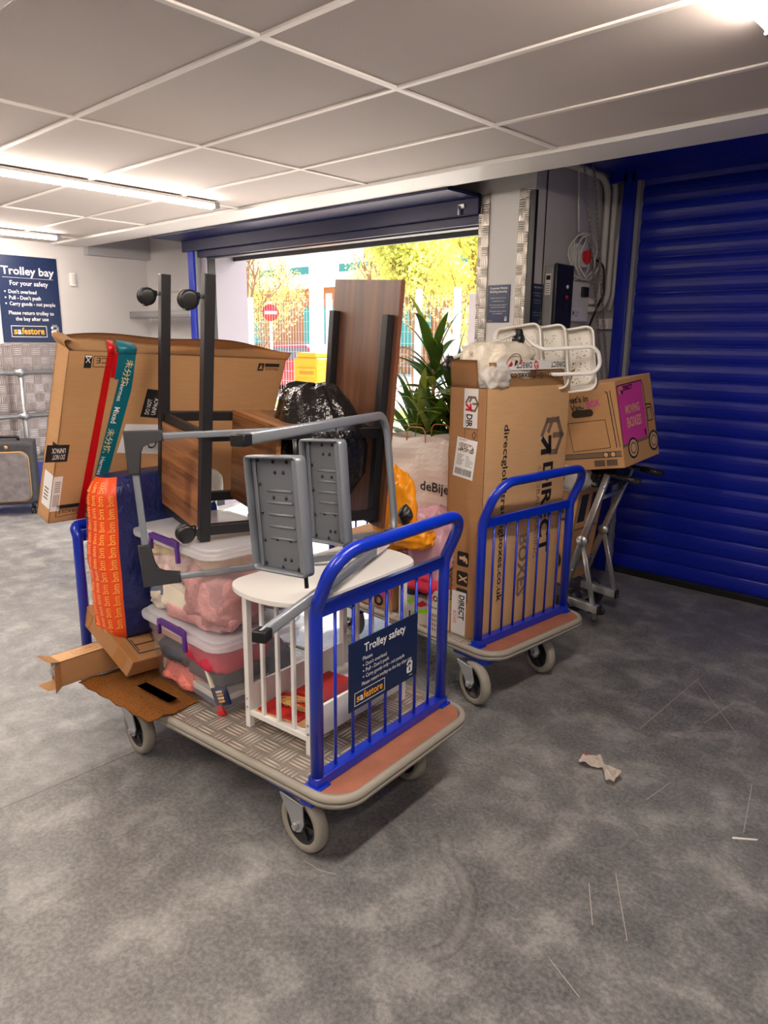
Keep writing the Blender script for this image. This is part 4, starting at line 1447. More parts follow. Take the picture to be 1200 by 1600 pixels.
# print: 'bm' repeated upside down all over the orange panel
b = MB()
vs0, fs0, x0, x1 = text_geo('bm', .012)
def bagsurf(s, k):
    # s: arc coordinate along orange side -1..1 (0 = corner +x,-y) ; find a
    return bagpt(s % 1.0, k)
hgt_ = .72
# arc length table round the bag at mid height
arc = [(0.0, .5)]
for i in range(1, 400):
    a0_, a1_ = .5 + .5 * (i - 1) / 400, .5 + .5 * i / 400
    arc.append((arc[-1][0] + (bagpt(a1_, .5) - bagpt(a0_, .5)).length, a1_))
def arc_a(sv):
    for (s0, a0_), (s1, a1_) in zip(arc, arc[1:]):
        if s1 >= sv: return a0_ + (a1_ - a0_) * (sv - s0) / max(1e-9, s1 - s0)
    return arc[-1][1]
for row in range(13):
    for col in range(14):
        k0 = .03 + row * .074
        s0_ = .03 + col * .040
        pts = []
        for v in vs0:
            k = k0 + (v[0] - x0) / (x1 - x0) * .058
            q = bagpt(arc_a(s0_ + .027 * (1 - v[1] / hgt_)), max(.01, min(.99, k)))
            nn = q - V((0, .20, q.z)); nn.normalize()
            pts.append(q + nn * .004)
        if max(q.y for q in pts) < .05:
            b.add(pts, fs0, M_BMY)
b.build('printing', t)

# ================================================================== SMALL CARTONS, DOORMAT
t = thing('doormat', 'brown coir doormat hanging over the rear side of the nearest trolley', 'doormat', T1 @ FR(-.90, -.20, .2515, radians(-1)))
def matz(y):
    # lies on the deck, rides up over the bumper, then droops
    if y > -.13: return .002
    if y > -.175: return .002 + (-.13 - y) / .045 * .012
    return .014 - (-.175 - y) * .10
def matf(u, v):
    x = -.245 + .47 * u; y = -.235 + .40 * v
    return (x + .008 * sin(v * 9), y + .003 * sin(u * 30), matz(y) + .0015 * sin(u * 20 + v * 7) + .0015)
b = MB(); b.grid(matf, 40, 40, M_COIR, thick=-.014); b.build('coir_pile', t)
b = MB(); b.grid(lambda u, v: (-.03 + u * .20, -.118 + v * .04, matz(-.118 + v * .04) + .019), 4, 3, M_COIRB, thick=-.004); b.build('black_bar', t)

LC = FR(-2.652, 1.02, .275, radians(2))
t = thing('long_carton', 'long narrow open ended brown carton sticking out beside the doormat', 'carton', LC)
b = MB(); w, L, hh = .082, .62, .098; k = .003
b.box((0, 0, 0), (w, L, k), M_KRAFT); b.box((0, 0, hh - k), (w, L, hh), M_KRAFT2); b.box((0, 0, 0), (k, L, hh), M_KRAFT); b.box((w - k, 0, 0), (w, L, hh), M_KRAFTB); b.box((0, L - k, 0), (w, L, hh), M_KRAFT)
b.build('body', t)
for pts, m in (([(0, 0, hh), (w, 0, hh), (w + .002, -.045, hh + .012), (-.004, -.05, hh + .016)], M_KRAFT2), ([(0, 0, 0), (w, 0, 0), (w - .006, -.05, -.004), (-.01, -.05, -.008)], M_KRAFT2), ([(w, 0, 0), (w, 0, hh), (w + .028, -.034, hh - .004), (w + .028, -.038, -.008)], M_KRAFT)):
    b = MB(); b.add(pts, [(0, 1, 2, 3)], m)
    bmesh.ops.solidify(b.bm, geom=b.bm.faces[:], thickness=.003)
    b.build('end_flap', t)
p = Print(face((0, 0, hh + .0002), (1, 0, 0), (0, 1, 0))); p.line([(.02, .07), (.06, .07), (.06, .16), (.02, .16)], .002, M_TAPEB, True)
p.text('FRAGILE', .028, .15, .02, M_TAPEB, width=.07, rot=-pi / 2); p.build('printing', t)
b = MB(LC); b.blob((w / 2, .115, .048), (.036, .105, .042), M_BLACKPL, 3, .15, 3, 24, 16, sq=.7)
o = b.build('wrapped_part', label=None); tag(o, 'black part in clear film inside the open end of the long carton', 'packed part')
b = MB(LC); b.blob((w / 2, .085, .048), (.037, .10, .043), M_FILM, 8, .2, 5, 28, 18, sq=.8, fold=.1); b.build('film', o)

SC_ = FR(-2.422, 1.201, .300, .159, -.131, .48)
t = thing('small_carton', 'small taped brown carton leaning over the long carton and doormat', 'carton', SC_)
b = MB(); b.box((-.335, 0, 0), (0, .25, .074), M_KRAFTB, bev=.004); b.build('body', t)
p = Print(face((-.335, .0, .0745), (1, 0, 0), (0, 1, 0)))
p.rect(0, .0, .335, .03, M_TAPEB); p.up()
p.line([(.21, .05), (.30, .05), (.30, .16), (.21, .16)], .004, M_BLACKP, True)
p.line([(.255, .06), (.255, .15)], .004, M_BLACKP); p.line([(.225, .06), (.285, .06)], .004, M_BLACKP); p.line([(.23, .15), (.28, .15)], .004, M_BLACKP)
p.build('printing', t)
p = Print(face((-.335, -.0005, 0), (1, 0, 0), (0, 0, 1))); p.rect(.235, .004, .30, .07, M_TAPEB); p.rect(.02, .004, .06, .07, M_TAPEB); p.build('tape', t)
# ================================================================== TALL CARTON ON THE SECOND TROLLEY
TA = FR(-1.748, 2.494, .2525, -.02)
t = thing('tall_carton', 'tall open brown carton printed DIRECT, standing on the trolley behind', 'carton', TA)
w, d, hh, k = .19, .655, 1.10, .005
b = MB()
b.box((-w, 0, 0), (0, k, hh), M_KRAFTB); b.box((-w, d - k, 0), (0, d, hh), M_KRAFT); b.box((-k, 0, 0), (0, d, hh), M_KRAFT2); b.box((-w, 0, 0), (-w + k, d, hh), M_KRAFT); b.box((-w, 0, 0), (0, d, k), M_KRAFT)
b.build('body', t)
def flap(fn, m, nu=14, nv=6):
    b = MB(); b.grid(fn, nu, nv, m, thick=.004)
    return b.build('top_flap', t)
# long front flap: stands up on the right face, folded forward at its top
flap(lambda u, v: (-.004 - .015 * v + .004 * sin(u * 8) * v, .06 + u * (d - .10) - .03 * v, hh + v * .105), M_KRAFT)
flap(lambda u, v: (-w + .004 * sin(u * 7), u * d, hh + v * .10), M_KRAFTIN)
flap(lambda u, v: (-w + u * w * .75, .002 - .012 * v, hh + v * .115), M_KRAFT)
flap(lambda u, v: (-w + u * w, d - .002 + .05 * v, hh + v * .09), M_KRAFT)
FW = face((0, 0, 0), (0, 1, 0), (0, 0, 1))      # wide face
p = Print(FW, .001)
def hexlogo(p, x, y, s, mg, mk, mr=None, rot=0):
    """open hexagon of chevrons with an arrow"""
    R = Matrix.Rotation(rot, 2)
    def T(a, c):
        q = R @ V((a * s, c * s)); return (x + q.x, y + q.y)
    W_ = .17 * s
    p.line([T(-.1, -.55), T(-.5, -.3), T(-.5, .28)], W_, mg)
    p.line([T(-.5, .28), T(0, .58), T(.5, .3)], W_, mg)
    p.line([T(-.02, .56), T(-.02, .12)], W_, mg)
    p.line([T(-.5, -.02), T(-.2, -.2)], W_, mg)
    p.line([T(.5, .3), T(.5, -.02)], W_, mg)
    p.up()
    p.line([T(.08, -.5), T(.42, -.1)], W_, mk)
    p.line([T(.05, -.12), T(.45, -.08), T(.45, -.5)], W_, mk)
    p.up(-.0004)
# brand column rotated to read downwards
hexlogo(p, .52, .865, .15, M_GREYP, M_BLACKP, rot=-pi / 2)
p.text('DIRECT', .462, .745, .115, M_BLACKP, width=.44, rot=-pi / 2, bold=.03)
p.text('GLOBAL TRADING', .415, .735, .045, M_GREYP, width=.44, rot=-pi / 2)
p.text('BOXES', .295, .43, .10, M_GREYP, width=.30, rot=-pi / 2, bold=.03)
p.text('directglobaltradingboxes.co.uk', .135, .945, .055, M_BLACKP, width=.80, rot=-pi / 2, bold=.014)
p.build('printing', t)
FN = face((-w, 0, 0), (1, 0, 0), (0, 0, 1))     # narrow face, normal -y
p = Print(FN, .001)
p.rect(.075, .935, .148, 1.098, M_TAPEC); p.up()
hexlogo(p, .117, 1.035, .055, M_GREYP, M_RED, rot=-pi / 2)
p.text('DIR', .092, .992, .042, M_BLACKP, width=.055, rot=-pi / 2, bold=.03); p.text('GLOBAL', .083, .992, .01, M_GREYP, width=.05, rot=-pi / 2)
p.build('label_tape', t); p = Print(FN, .001)
p.line([(.085, .885), (.15, .885), (.15, .93), (.085, .93)], .0016, M_BLACKP, True)
p.line([(.125, .91), (.135, .92), (.143, .908), (.135, .89), (.125, .90)], .003, M_BLACKP, True)
p.up()
p.build('printing', t); p = Print(FN, .001)
R = Matrix.Rotation(radians(-7), 4, 'Z')
def LR(x, y): 
    q = R @ V((x, y, 0)); return (.026 + q.x, .725 + q.y)
p.poly([LR(0, 0), LR(.108, 0), LR(.108, .17), LR(0, .17)], M_PRINT); p.up()
rnd = random.Random(8)
p.line([LR(.01, .162), LR(.05, .162)], .002, M_RED)
for k in range(34):
    x = .01 + .0026 * k
    p.line([LR(x, .012), LR(x, .038)], .0006 + .0014 * rnd.random(), M_BLACKP)
for r_ in range(9):
    for c_ in range(26):
        if rnd.random() < .55:
            p.poly([LR(.012 + .0032 * c_, .112 + .004 * r_), LR(.012 + .0032 * (c_ + 1), .112 + .004 * r_), LR(.012 + .0032 * (c_ + 1), .112 + .004 * (r_ + 1)), LR(.012 + .0032 * c_, .112 + .004 * (r_ + 1))], M_GREYP)
for k in range(7):
    p.line([LR(.012, .055 + .007 * k), LR(.03 + .02 * rnd.random(), .055 + .007 * k)], .002, M_GREYP); p.line([LR(.06, .055 + .007 * k), LR(.07 + .03 * rnd.random(), .055 + .007 * k)], .002, M_GREYP)
p.build('shipping_label', t, label='white shipping label with barcodes'); p = Print(FN, .001)
p.text('#directglobaltra', .031, .37, .026, M_BLACKP, width=.22, rot=-pi / 2, bold=.01)
for y, s in ((.325, 'f'), (.235, 'X')):
    p.poly([(.068 + a, y + c) for a, c in rrect(0, 0, .062, .066, .008, 3)], M_BLACKP); p.up()
    p.text(s, .082, y + .05, .06, M_KRAFT_T, width=.034, rot=-pi / 2, bold=.03); p.up(-.0004)
p.poly([(.068 + a, .155 + c) for a, c in rrect(0, 0, .062, .066, .008, 3)], M_BLACKP)
p.up()
p.build('printing', t); p = Print(FN, .0014)
p.rect(.045, .002, .125, .205, M_TAPEC); p.up()
p.text('DIRECT', .088, .19, .04, M_BLACKP, width=.115, rot=-pi / 2, bold=.03); p.text('GLOBAL TRADING', .079, .19, .009, M_GREYP, width=.115, rot=-pi / 2); p.text('BOXES', .055, .11, .026, M_RED, width=.06, rot=-pi / 2)
p.build('label_tape', t)
# flap printing (upside down) and tape along its top
Ff = face((-.001, .60, hh + .10), (0, -1, 0), (.16, 0, -1))
p = Print(face((.0045, .03, hh + .004), (0, 1, 0), (-.14, .0, 1)), .001)
p.text('globaltradingboxes.co.uk', .57, .055, .04, M_BLACKP, width=.50, rot=pi, bold=.014)
p.rect(.04, .068, .60, .108, M_TAPEC); p.up()
p.text('DIRECT', .30, .10, .034, M_BLACKP, width=.12, rot=pi, bold=.02); p.text('DIRECT', .575, .10, .034, M_BLACKP, width=.12, rot=pi, bold=.02)
hexlogo(p, .335, .088, .03, M_RED, M_RED); p.build('printing', t)

# carrier bag poking out of the carton
M_CARR = film('carrier_film', rgb(232, 222, 204), .93, .3, .8, 26)
M_CARRW = film('thin_white_film', rgb(232, 228, 222), .6, .2, .8, 22)
CB = TA @ FR(-.10, .19, hh + .03)
t = thing('carrier_bag', 'crumpled cream carrier bag poking out of the tall open carton', 'carrier bag', CB)
def crumpled(b, c, r, m, seed, nu=60, nv=36, sq=.55, amp=.35, M=None):
    c = V(c); o = V((seed * 2.3, seed, -seed))
    vs = []
    for i in range(nu):
        for j in range(nv + 1):
            th = 2 * pi * i / nu; ph = pi * j / nv - pi / 2
            sp = lambda x, e: math.copysign(abs(x) ** e, x)
            d = V((sp(cos(th), sq) * sp(cos(ph), sq), sp(sin(th), sq) * sp(cos(ph), sq), sp(sin(ph), sq)))
            # facetted creases
            k = 1 - amp * abs(noise.noise(d * 1.6 + o)) - amp * .45 * abs(noise.noise(d * 3.7 + o * 2))
            k += amp * .3
            vs.append(c + V((d.x * r[0], d.y * r[1], d.z * r[2])) * k)
    n = nv + 1
    v, f = b.add(vs, [(i * n + j, ((i + 1) % nu) * n + j, ((i + 1) % nu) * n + j + 1, i * n + j + 1) for i in range(nu) for j in range(nv)], m, True, M)
    bmesh.ops.remove_doubles(b.bm, verts=v, dist=1e-5)
b = MB(); crumpled(b, (0, .02, .055), (.088, .20, .10), M_CARR, 21); b.build('bag_body', t)
b = MB(); crumpled(b, (.07, -.10, .01), (.045, .085, .055), M_CARRW, 22, sq=.7); b.build('film_corner', t)
b = MB()
b.tube([(.095 + .01 * sin(a), .0 + .05 * cos(a), .075 + .035 * sin(a)) for a in [2 * pi * q / 30 for q in range(30)]], .002, M_GREYP, 6, closed=True)
b.build('handle_loop', t)
p = Print(face((.098, -.05, .06), (0, 1, 0), (-.15, 0, 1)), .003)
p.poly([(0, .0), (.035, .004), (.03, .022)], M_RED); p.poly([(.045, .0), (.06, .004), (.075, .02), (.06, .024)], M_BLACKP); p.poly([(.085, .006), (.11, .02), (.10, .03)], M_RED)
p.build('printing', t)
b = MB(TA); b.blob((-.04, .585, hh + .03), (.02, .035, .03), mat('orange_ball', rgb(235, 80, 40), .4), 2, .05)
tag(b.build('orange_ball'), 'small orange object at the right end of the open tall carton', 'packed item')

# white folding shelf tower sticking out of the carton
TW = FR(-1.80, 3.0, 1.36, radians(0))
t = thing('shelf_tower', 'white wheeled shelf tower with three perforated trays, stuck in the tall carton', 'shelf trolley', TW)
M_WT = mat('white_plastic', rgb(236, 232, 222), .4)
M_WTUBE = mat('white_tube', rgb(238, 236, 232), .35)
def W3(px): return V(px) - V((-1.80, 3.0, 1.36))
J1 = W3((-2.06, 2.64, 1.463)); J2 = W3((-1.86, 2.88, 1.583))
b = MB(); b.tube([J1, J2], .0085, M_WTUBE, 12)
for q in (.2, .5, .8):
    c = J1.lerp(J2, q); b.cyl(c + V((0, 0, .0085)), c + V((0, 0, .0105)), .003, M_GREY, 8)
b.build('tube', t)
loop = [(-1.858, 2.90, 1.582), (-1.81, 2.92, 1.532), (-1.768, 2.94, 1.51), (-1.60, 3.13, 1.526), (-1.58, 3.145, 1.408), (-1.724, 3.0, 1.40), (-1.80, 2.95, 1.40)]
b = MB(); b.tube(fillet([W3(q) for q in loop], [0, .03, .05, .05, .05, 0, 0], 8), .009, M_WTUBE, 12); b.build('tube_loop', t)
for J in (J1, J2):
    b = MB(); b.blob(J + V((0, 0, -.008)), (.018, .018, .024), M_BLACKPL, 2, .15, 3, 16, 10, sq=.6)
    b.cyl(J + V((-.02, .0, -.03)), J + V((.02, .0, -.03)), .022, M_BLACKPL, 18)
    b.build('castor', t)
for i, (cx, cy, cz) in enumerate(((-1.91, 2.99, 1.465), (-1.835, 3.085, 1.462), (-1.75, 3.19, 1.455))):
    nrm = V((.22, -.96, .10)).normalized()
    ux = V((.96, .22, 0)).normalized(); uy = nrm.cross(ux)
    F = face(V((cx, cy, cz)) - V((-1.80, 3.0, 1.36)), ux, uy)
    Rt = Matrix.Rotation(radians(9), 4, 'Z')
    b = MB(F @ Rt)
    wq, hq = .11, .145
    b.prism(rrect(-wq, -hq, wq, hq, .035, 6), -.003, 0, M_WT)
    b.tube([(x, y, .018) for x, y in rrect(-wq, -hq, wq, hq, .035, 6)], 1, M_WT, prof=[(-.02, -.002), (.024, -.006), (.026, .004), (.022, .004), (-.02, .0015)], up=(0, 0, 1), closed=True)
    b.prism(rrect(-wq + .03, -hq + .03, wq - .03, hq - .03, .02, 5), 0, .004, M_WT, bev=.002)
    rnd = random.Random(i)
    for fy in (-.09, -.03, .03, .09):
        for q in range(16):
            x = rnd.uniform(-.07, .07); y = fy + rnd.uniform(-.022, .022)
            b.lathe([(.0001, .0046), (.0024, .0046), (.0026, .004)], M_BROWNP, 6, M=Matrix.Translation((x, y, 0)))
    b.build('tray', t)

# ================================================================== REAR ITEMS OF THE SECOND TROLLEY
# printed moving carton
MC = FR(-2.26, 2.50, .2525, radians(3))
t = thing('moving_carton', 'low brown moving carton with a magenta side behind the white rack', 'carton', MC)
b = MB(); b.box((-.385, 0, 0), (0, .36, .33), M_KRAFT, bev=.004); b.build('body', t)
p = Print(face((-.385, 0, 0), (1, 0, 0), (0, 0, 1)), .001)
p.line([(.03, .03), (.19, .03), (.19, .3), (.03, .3)], .004, M_BLACKP, True); p.line([(.04, .1), (.18, .1)], .003, M_BLACKP)
p.line([(.10, .1), (.10, .3)], .003, M_BLACKP)
p.rect(.21, .06, .38, .31, M_PINKP); p.up(); p.disc(.30, .04, .03, M_BLACKP, 20, .016)
p.build('printing', t)
M_MAR = mat('maroon_card', rgb(120, 26, 58), .5)
b = MB(FR(-2.20, 2.53, .36, radians(4))); b.box((-.03, 0, 0), (.07, .12, .20), M_MAR, bev=.004)
t = tag(b.build('maroon_carton'), 'maroon carton with a ring pattern beside the magenta carton', 'carton')
p = Print(FR(-2.20, 2.53, .36, radians(4)) @ face((-.03, 0, 0), (1, 0, 0), (0, 0, 1)), .001); p.disc(.06, .12, .03, M_C3, 24, .022); p.disc(.06, .12, .014, M_C3, 20, .008); p.build('printing', t)

# small printed retail boxes
M_RET = mat('retail_box_grey', rgb(206, 198, 190), .5)
M_LIME = mat('print_lime', rgb(150, 220, 30), .5)
RB = FR(-2.17, 2.455, .2535, radians(6))
t = thing('retail_box', 'low grey printed box with lime stripes on the trolley behind', 'box', RB)
b = MB(); b.box((0, 0, 0), (.17, .22, .13), M_RET, bev=.003); b.build('body', t)
p = Print(face((0, 0, 0), (1, 0, 0), (0, 0, 1)), .001)
p.poly([(.04, .10), (.07, .125), (.085, .11), (.06, .085)], M_LIME); p.poly([(.08, .045), (.16, .065), (.16, .085), (.08, .062)], M_LIME)
p.text('11', .03, .02, .05, M_BLACKP, bold=.03); p.poly([(0, .05), (.03, .045), (.04, .06), (0, .075)], M_BLACKP); p.poly([(.09, .09), (.12, .085), (.16, .105), (.13, .12)], M_RED)
p.build('printing', t)
RB2 = FR(-1.985, 2.435, .2535, radians(-4))
t = thing('retail_box', 'pale printed box with black icons right beside the tall carton', 'box', RB2)
b = MB(); b.box((0, 0, 0), (.075, .2, .20), M_RET, bev=.003); b.build('body', t)
p = Print(face((0, 0, 0), (1, 0, 0), (0, 0, 1)), .001)
p.disc(.05, .165, .014, M_BLACKP, 16, .008); p.disc(.022, .16, .016, mat('print_coral', rgb(240, 120, 90), .5), 16); p.text('Connect', .005, .115, .02, M_BLACKP, width=.062, bold=.01)
for k_ in range(4):
    for q in range(5): p.rect(.008 + .013 * q, .01 + .022 * k_, .016 + .013 * q, .026 + .022 * k_, M_GREYP)
p.build('printing', t)
cloth(FR(-2.02, 2.50, .47), (0, 0, 0), (.10, .08, .045), M_C3, 'patterned_scarf', 'pink and dark patterned scarf on top of the retail boxes', 'scarf', 31, .25, .6, .2)
cloth(FR(-2.13, 2.52, .425), (0, 0, 0), (.05, .06, .04), M_C6, 'dark_cloth', 'small dark cloth between the grey printed box and the scarf', 'cloth', 32, .2, .6, .2)

# pink plastic bag of clothes
b = MB(); crumpled(b, (-2.01, 2.53, .63), (.115, .10, .17), M_PINKBAG, 24, sq=.6)
tag(b.build('pink_bag'), 'pale pink plastic bag of clothes beside the tall carton', 'plastic bag')
# white paper shopping bag
PB = FR(-2.22, 2.70, .60, radians(-2))
t = thing('paper_bag', 'big white paper bag with twisted handles below the leafy plant', 'paper bag', PB)
b = MB()
def pb(u, v):
    # loop round the bag, v up
    th = u * 4
    w_, d_ = .21, .09
    c = [(-w_, -d_), (w_, -d_), (w_, d_), (-w_, d_)]
    i = int(min(3, floor(th))); f = th - i
    x = c[i][0] * (1 - f) + c[(i + 1) % 4][0] * f; y = c[i][1] * (1 - f) + c[(i + 1) % 4][1] * f
    k_ = .012 * noise.noise(V((x * 9, y * 9, v * 5))) * (1 if 0 < v < 1 else .3)
    return (x + k_, y + k_ * 1.5 + (.01 * sin(v * 7) if y < 0 else 0), v * .50 + .012 * sin(x * 14) * v)
b.grid(pb, 48, 20, mat('white_paper', rgb(226, 220, 214), .6, bump=.3, bscale=9, bdist=.02), smooth=False)
b.build('bag_body', t)
for yy in (-.088, .088):
    b = MB(); b.tube(fillet([(-.06, yy, .48), (-.055, yy, .545), (.055, yy, .55), (.06, yy, .48)], .03), .003, mat('paper_cord', rgb(196, 128, 72), .7), 8); b.build('handle', t)
p = Print(face((-.21, -.108, 0), (1, 0, 0), (0, 0, 1)), .001); p.text('deBijenkorf', .262, .262, .062, M_BLACKP, width=.34, bold=.02); p.build('lettering', t)
# a base carton that carries the paper bag
b = MB(FR(-2.11, 2.69, .2525)); b.box((-.14, 0, 0), (.14, .15, .345), M_KRAFT, bev=.004)
tag(b.build('base_carton'), 'plain brown carton under the white paper bag', 'carton')
# orange and black bag
M_AMB = mat('amber_film', rgb(250, 160, 20), .35, bump=.4, bscale=14, bdist=.02)
t = thing('amber_bag', 'amber and black plastic bag squeezed beside the white paper bag', 'plastic bag', FR(-2.03, 2.28, .74))
b = MB(); crumpled(b, (-.14, .12, .06), (.13, .06, .19), M_AMB, 27, sq=.9, amp=.3); b.build('bag_body', t)
b = MB(); crumpled(b, (0.0, .045, .065), (.04, .035, .05), M_BLACKPL, 28, sq=1.4, amp=.2, nu=30, nv=18); b.build('black_knot', t)
b = MB(); crumpled(b, (-.01, .10, -.035), (.11, .07, .06), M_AMB, 29, sq=.8); b.build('bag_fold', t)

# ------------------------------------------------------------------ plants
M_LEAF = leafmat('leaf_green', rgb(66, 96, 34), .3, .3)
M_LEAF2 = leafmat('leaf_pale', rgb(134, 146, 66), .2, .4)
M_STEM = mat('stem_tan', rgb(130, 104, 66), .7)
M_POT = mat('pot_terracotta', rgb(120, 74, 54), .7)
def leaf_strip(b, root, d0, L, w, droop, m, n=9, twist=0.0):
    root = V(root); d = V(d0).normalized()
    side = d.cross(V((0, 0, 1)))
    if side.length < .05: side = V((1, 0, 0))
    side.normalize()
    side = Matrix.Rotation(twist, 3, d) @ side
    p_ = root.copy(); vs = []; 
    for i in range(n + 1):
        f = i / n
        ww = w * (sin(pi * min(1, .12 + f * .88)) ** .8) * (1 if f < .98 else .05)
        up = side.cross(d).normalized()
        vs += [p_ - side * ww + up * ww * .25, p_.copy(), p_ + side * ww + up * ww * .25]
        p_ = p_ + d * (L / n)
        d = (d + V((0, 0, -droop * (.3 + f) / n))).normalized()
        
    fs = []
    for i in range(n):
        a = i * 3
        fs += [(a, a + 1, a + 4, a + 3), (a + 1, a + 2, a + 5, a + 4)]
    b.add(vs, fs, m, True)
PL = FR(-2.40, 2.98, .2525)
t = thing('dracaena_plant', 'leafy green corn plant behind the white paper bag in front of the doorway', 'plant', PL)
b = MB(); b.lathe([(.001, 0), (.08, 0), (.10, .22), (.105, .24), (.09, .24), (.085, .2), (.001, .2)], M_POT, 28); b.build('pot', t)
rnd = random.Random(11)
heads = [((-.03, .0, 1.16), 1), ((.06, .05, 1.0), 8), ((.10, .03, .90), 2), ((-.10, -.02, .84), 3), ((.03, -.05, .76), 4), ((.16, .0, .80), 5), ((-.16, .02, .76), 6), ((.08, .08, .70), 7)]
st = MB(); lf = MB()
for (hx_, hy_, hz), sd in heads:
    st.tube(fillet([(hx_ * .25, hy_ * .25, .22), (hx_ * .5, hy_ * .5, hz * .55), (hx_, hy_, hz)], .1), .010, M_STEM, 8)
    n = 24
    for i in range(n):
        a = i * 2.4 + sd
        el = .25 + 1.1 * (i / n) + rnd.uniform(-.15, .15)
        L = rnd.uniform(.22, .38)
        leaf_strip(lf, (hx_, hy_, hz - .16 + .009 * i), (cos(a) * cos(el), sin(a) * cos(el), sin(el)), L, rnd.uniform(.018, .030), rnd.uniform(.9, 2.0), M_LEAF if rnd.random() < .8 else M_LEAF2, twist=rnd.uniform(-.5, .5))
st.build('stem', t); lf.build('foliage', t)
t = thing('palm_plant', 'feathery pale palm beside the walnut desk top', 'plant', FR(-2.60, 2.99, .2525))
b = MB(); b.lathe([(.001, 0), (.07, 0), (.09, .18), (.08, .18), (.075, .15), (.001, .15)], M_POT, 24); b.build('pot', t)
lf = MB(); rnd = random.Random(4)
for k_ in range(11):
    a = k_ * .75 + .3; el = 1.15 + rnd.uniform(-.2, .2)
    pts = []; q = V((0, 0, .15)); dd = V((cos(a) * cos(el), sin(a) * cos(el), sin(el)))
    for i in range(15):
        pts.append(q.copy()); q += dd * .075; dd = (dd + V((cos(a) * .02, sin(a) * .02, -.055 * i / 10))).normalized()
    lf.tube(pts, .0025, M_LEAF2, 5)
    for i in range(6, 15):
        for s in (-1, 1):
            sd = V((-sin(a), cos(a), 0)) * s
            leaf_strip(lf, pts[i], sd + V((cos(a) * .5, sin(a) * .5, .3)), .17, .008, 1.2, M_LEAF2, n=4)
lf.build('foliage', t)

# ================================================================== HAND TRUCK WITH CARTONS
HT_ = FR(-1.84, 3.74, 0)
t = thing('hand_truck', 'aluminium folding hand truck leaning by the blue shutter, carrying two cartons', 'hand truck', HT_)
def HP(x, y, z): return V((x + 1.84, y - 3.74, z))
rb = ((-1.93, 3.585), (-1.98, 3.90))
tops = ((-1.715, 3.575, .87), (-1.735, 3.90, .87))
for (bx, by), tp in zip(rb, tops):
    b = MB(); b.tube([HP(bx, by, .17), HP(*tp)], 1, M_ALU, prof=rrp(.017, .012, .004)); 
    for q in (.2, .6, .9):
        c = HP(bx, by, .17).lerp(HP(*tp), q); b.cyl(c + V((.012, -.02, 0)), c + V((.012, -.012, 0)), .005, M_STEEL, 8)
    b.build('side_rail', t)
for z, q in ((.30, .2), (.72, .8)):
    a = HP(*rb[0], .17).lerp(HP(*tops[0]), q); c = HP(*rb[1], .17).lerp(HP(*tops[1]), q)
    b = MB(); b.tube([a, c], 1, M_ALU, prof=rrp(.010, .008, .003)); b.build('cross_bar', t)
for tp in tops:
    b = MB(); b.tube([HP(*tp) + V((-.02, 0, .0)), HP(*tp) + V((.06, .01, -.005))], .012, M_BLACKPL, 12)
    b.tube([HP(*tp) + V((.05, .01, -.005)), HP(*tp) + V((.17, .02, -.022))], .016, M_BLACKPL, 14)
    for q in range(6):
        c = HP(*tp) + V((.065 + .018 * q, .012 + .0015 * q, -.008 - .0024 * q)); b.tube([c, c + V((.007, .001, -.001))], .018, M_BLACKPL, 14)
    b.build('grip', t)
# fold-out legs and foot bars
for i, ((bx, by), tp) in enumerate(zip(rb, tops)):
    m_ = HP(bx, by, .17).lerp(HP(*tp), .45)
    foot = HP(-1.725 if i == 0 else -1.76, by - .005, .055 if i == 0 else .10)
    b = MB(); b.tube([m_, foot], 1, M_ALU, prof=rrp(.013, .008, .003)); b.cyl(m_ + V((0, -.016, 0)), m_ + V((0, .016, 0)), .03, M_ALU, 20); b.build('stand_leg', t)
    m2 = HP(bx, by, .17)
    b = MB(); b.tube([m2 + V((0, 0, -.04)), m2 + V((.22, -.005, -.055))], 1, M_ALU, prof=rrp(.022, .018, .003)); b.box((-.006, -.02, -.024), (.006, .02, .024), M_BLACKPL, M=Matrix.Translation(m2 + V((.225, -.005, -.055))), bev=.003); b.build('foot_bar', t)
b = MB(); b.box((-.40, -.19, .055), (-.08, .20, .065), M_ALU, bev=.002); b.box((-.40, -.19, .055), (-.39, .20, .11), M_ALU, bev=.002); b.build('toe_plate', t)
for yy in (-.20, .21):
    b = MB()
    b.lathe([(.02, -.014), (.055, -.016), (.075, -.012), (.078, 0), (.075, .012), (.055, .016), (.02, .014)], M_BLACKPL, 28, M=Matrix.Translation((-.10, yy, .078)) @ Matrix.Rotation(pi / 2, 4, 'X')); b.build('wheel', t)
b = MB(); b.cyl((-.10, -.215, .078), (-.10, .225, .078), .008, M_STEEL); b.blob((-.05, -.1, .14), (.04, .05, .035), M_BLACKPL, 2, .1); b.tube(fillet([(-.04, -.13, .13), (.12, -.13, .13), (.16, -.13, .09), (.06, -.13, .08)], .03), .011, M_BLACKPL, 10); b.build('axle_bracket', t)
p = Print(face((-.405, -.1905, .06), (1, 0, 0), (0, 0, 1)), .001); p.rect(.1, .0, .16, .05, M_PRINT); p.build('sticker', t)

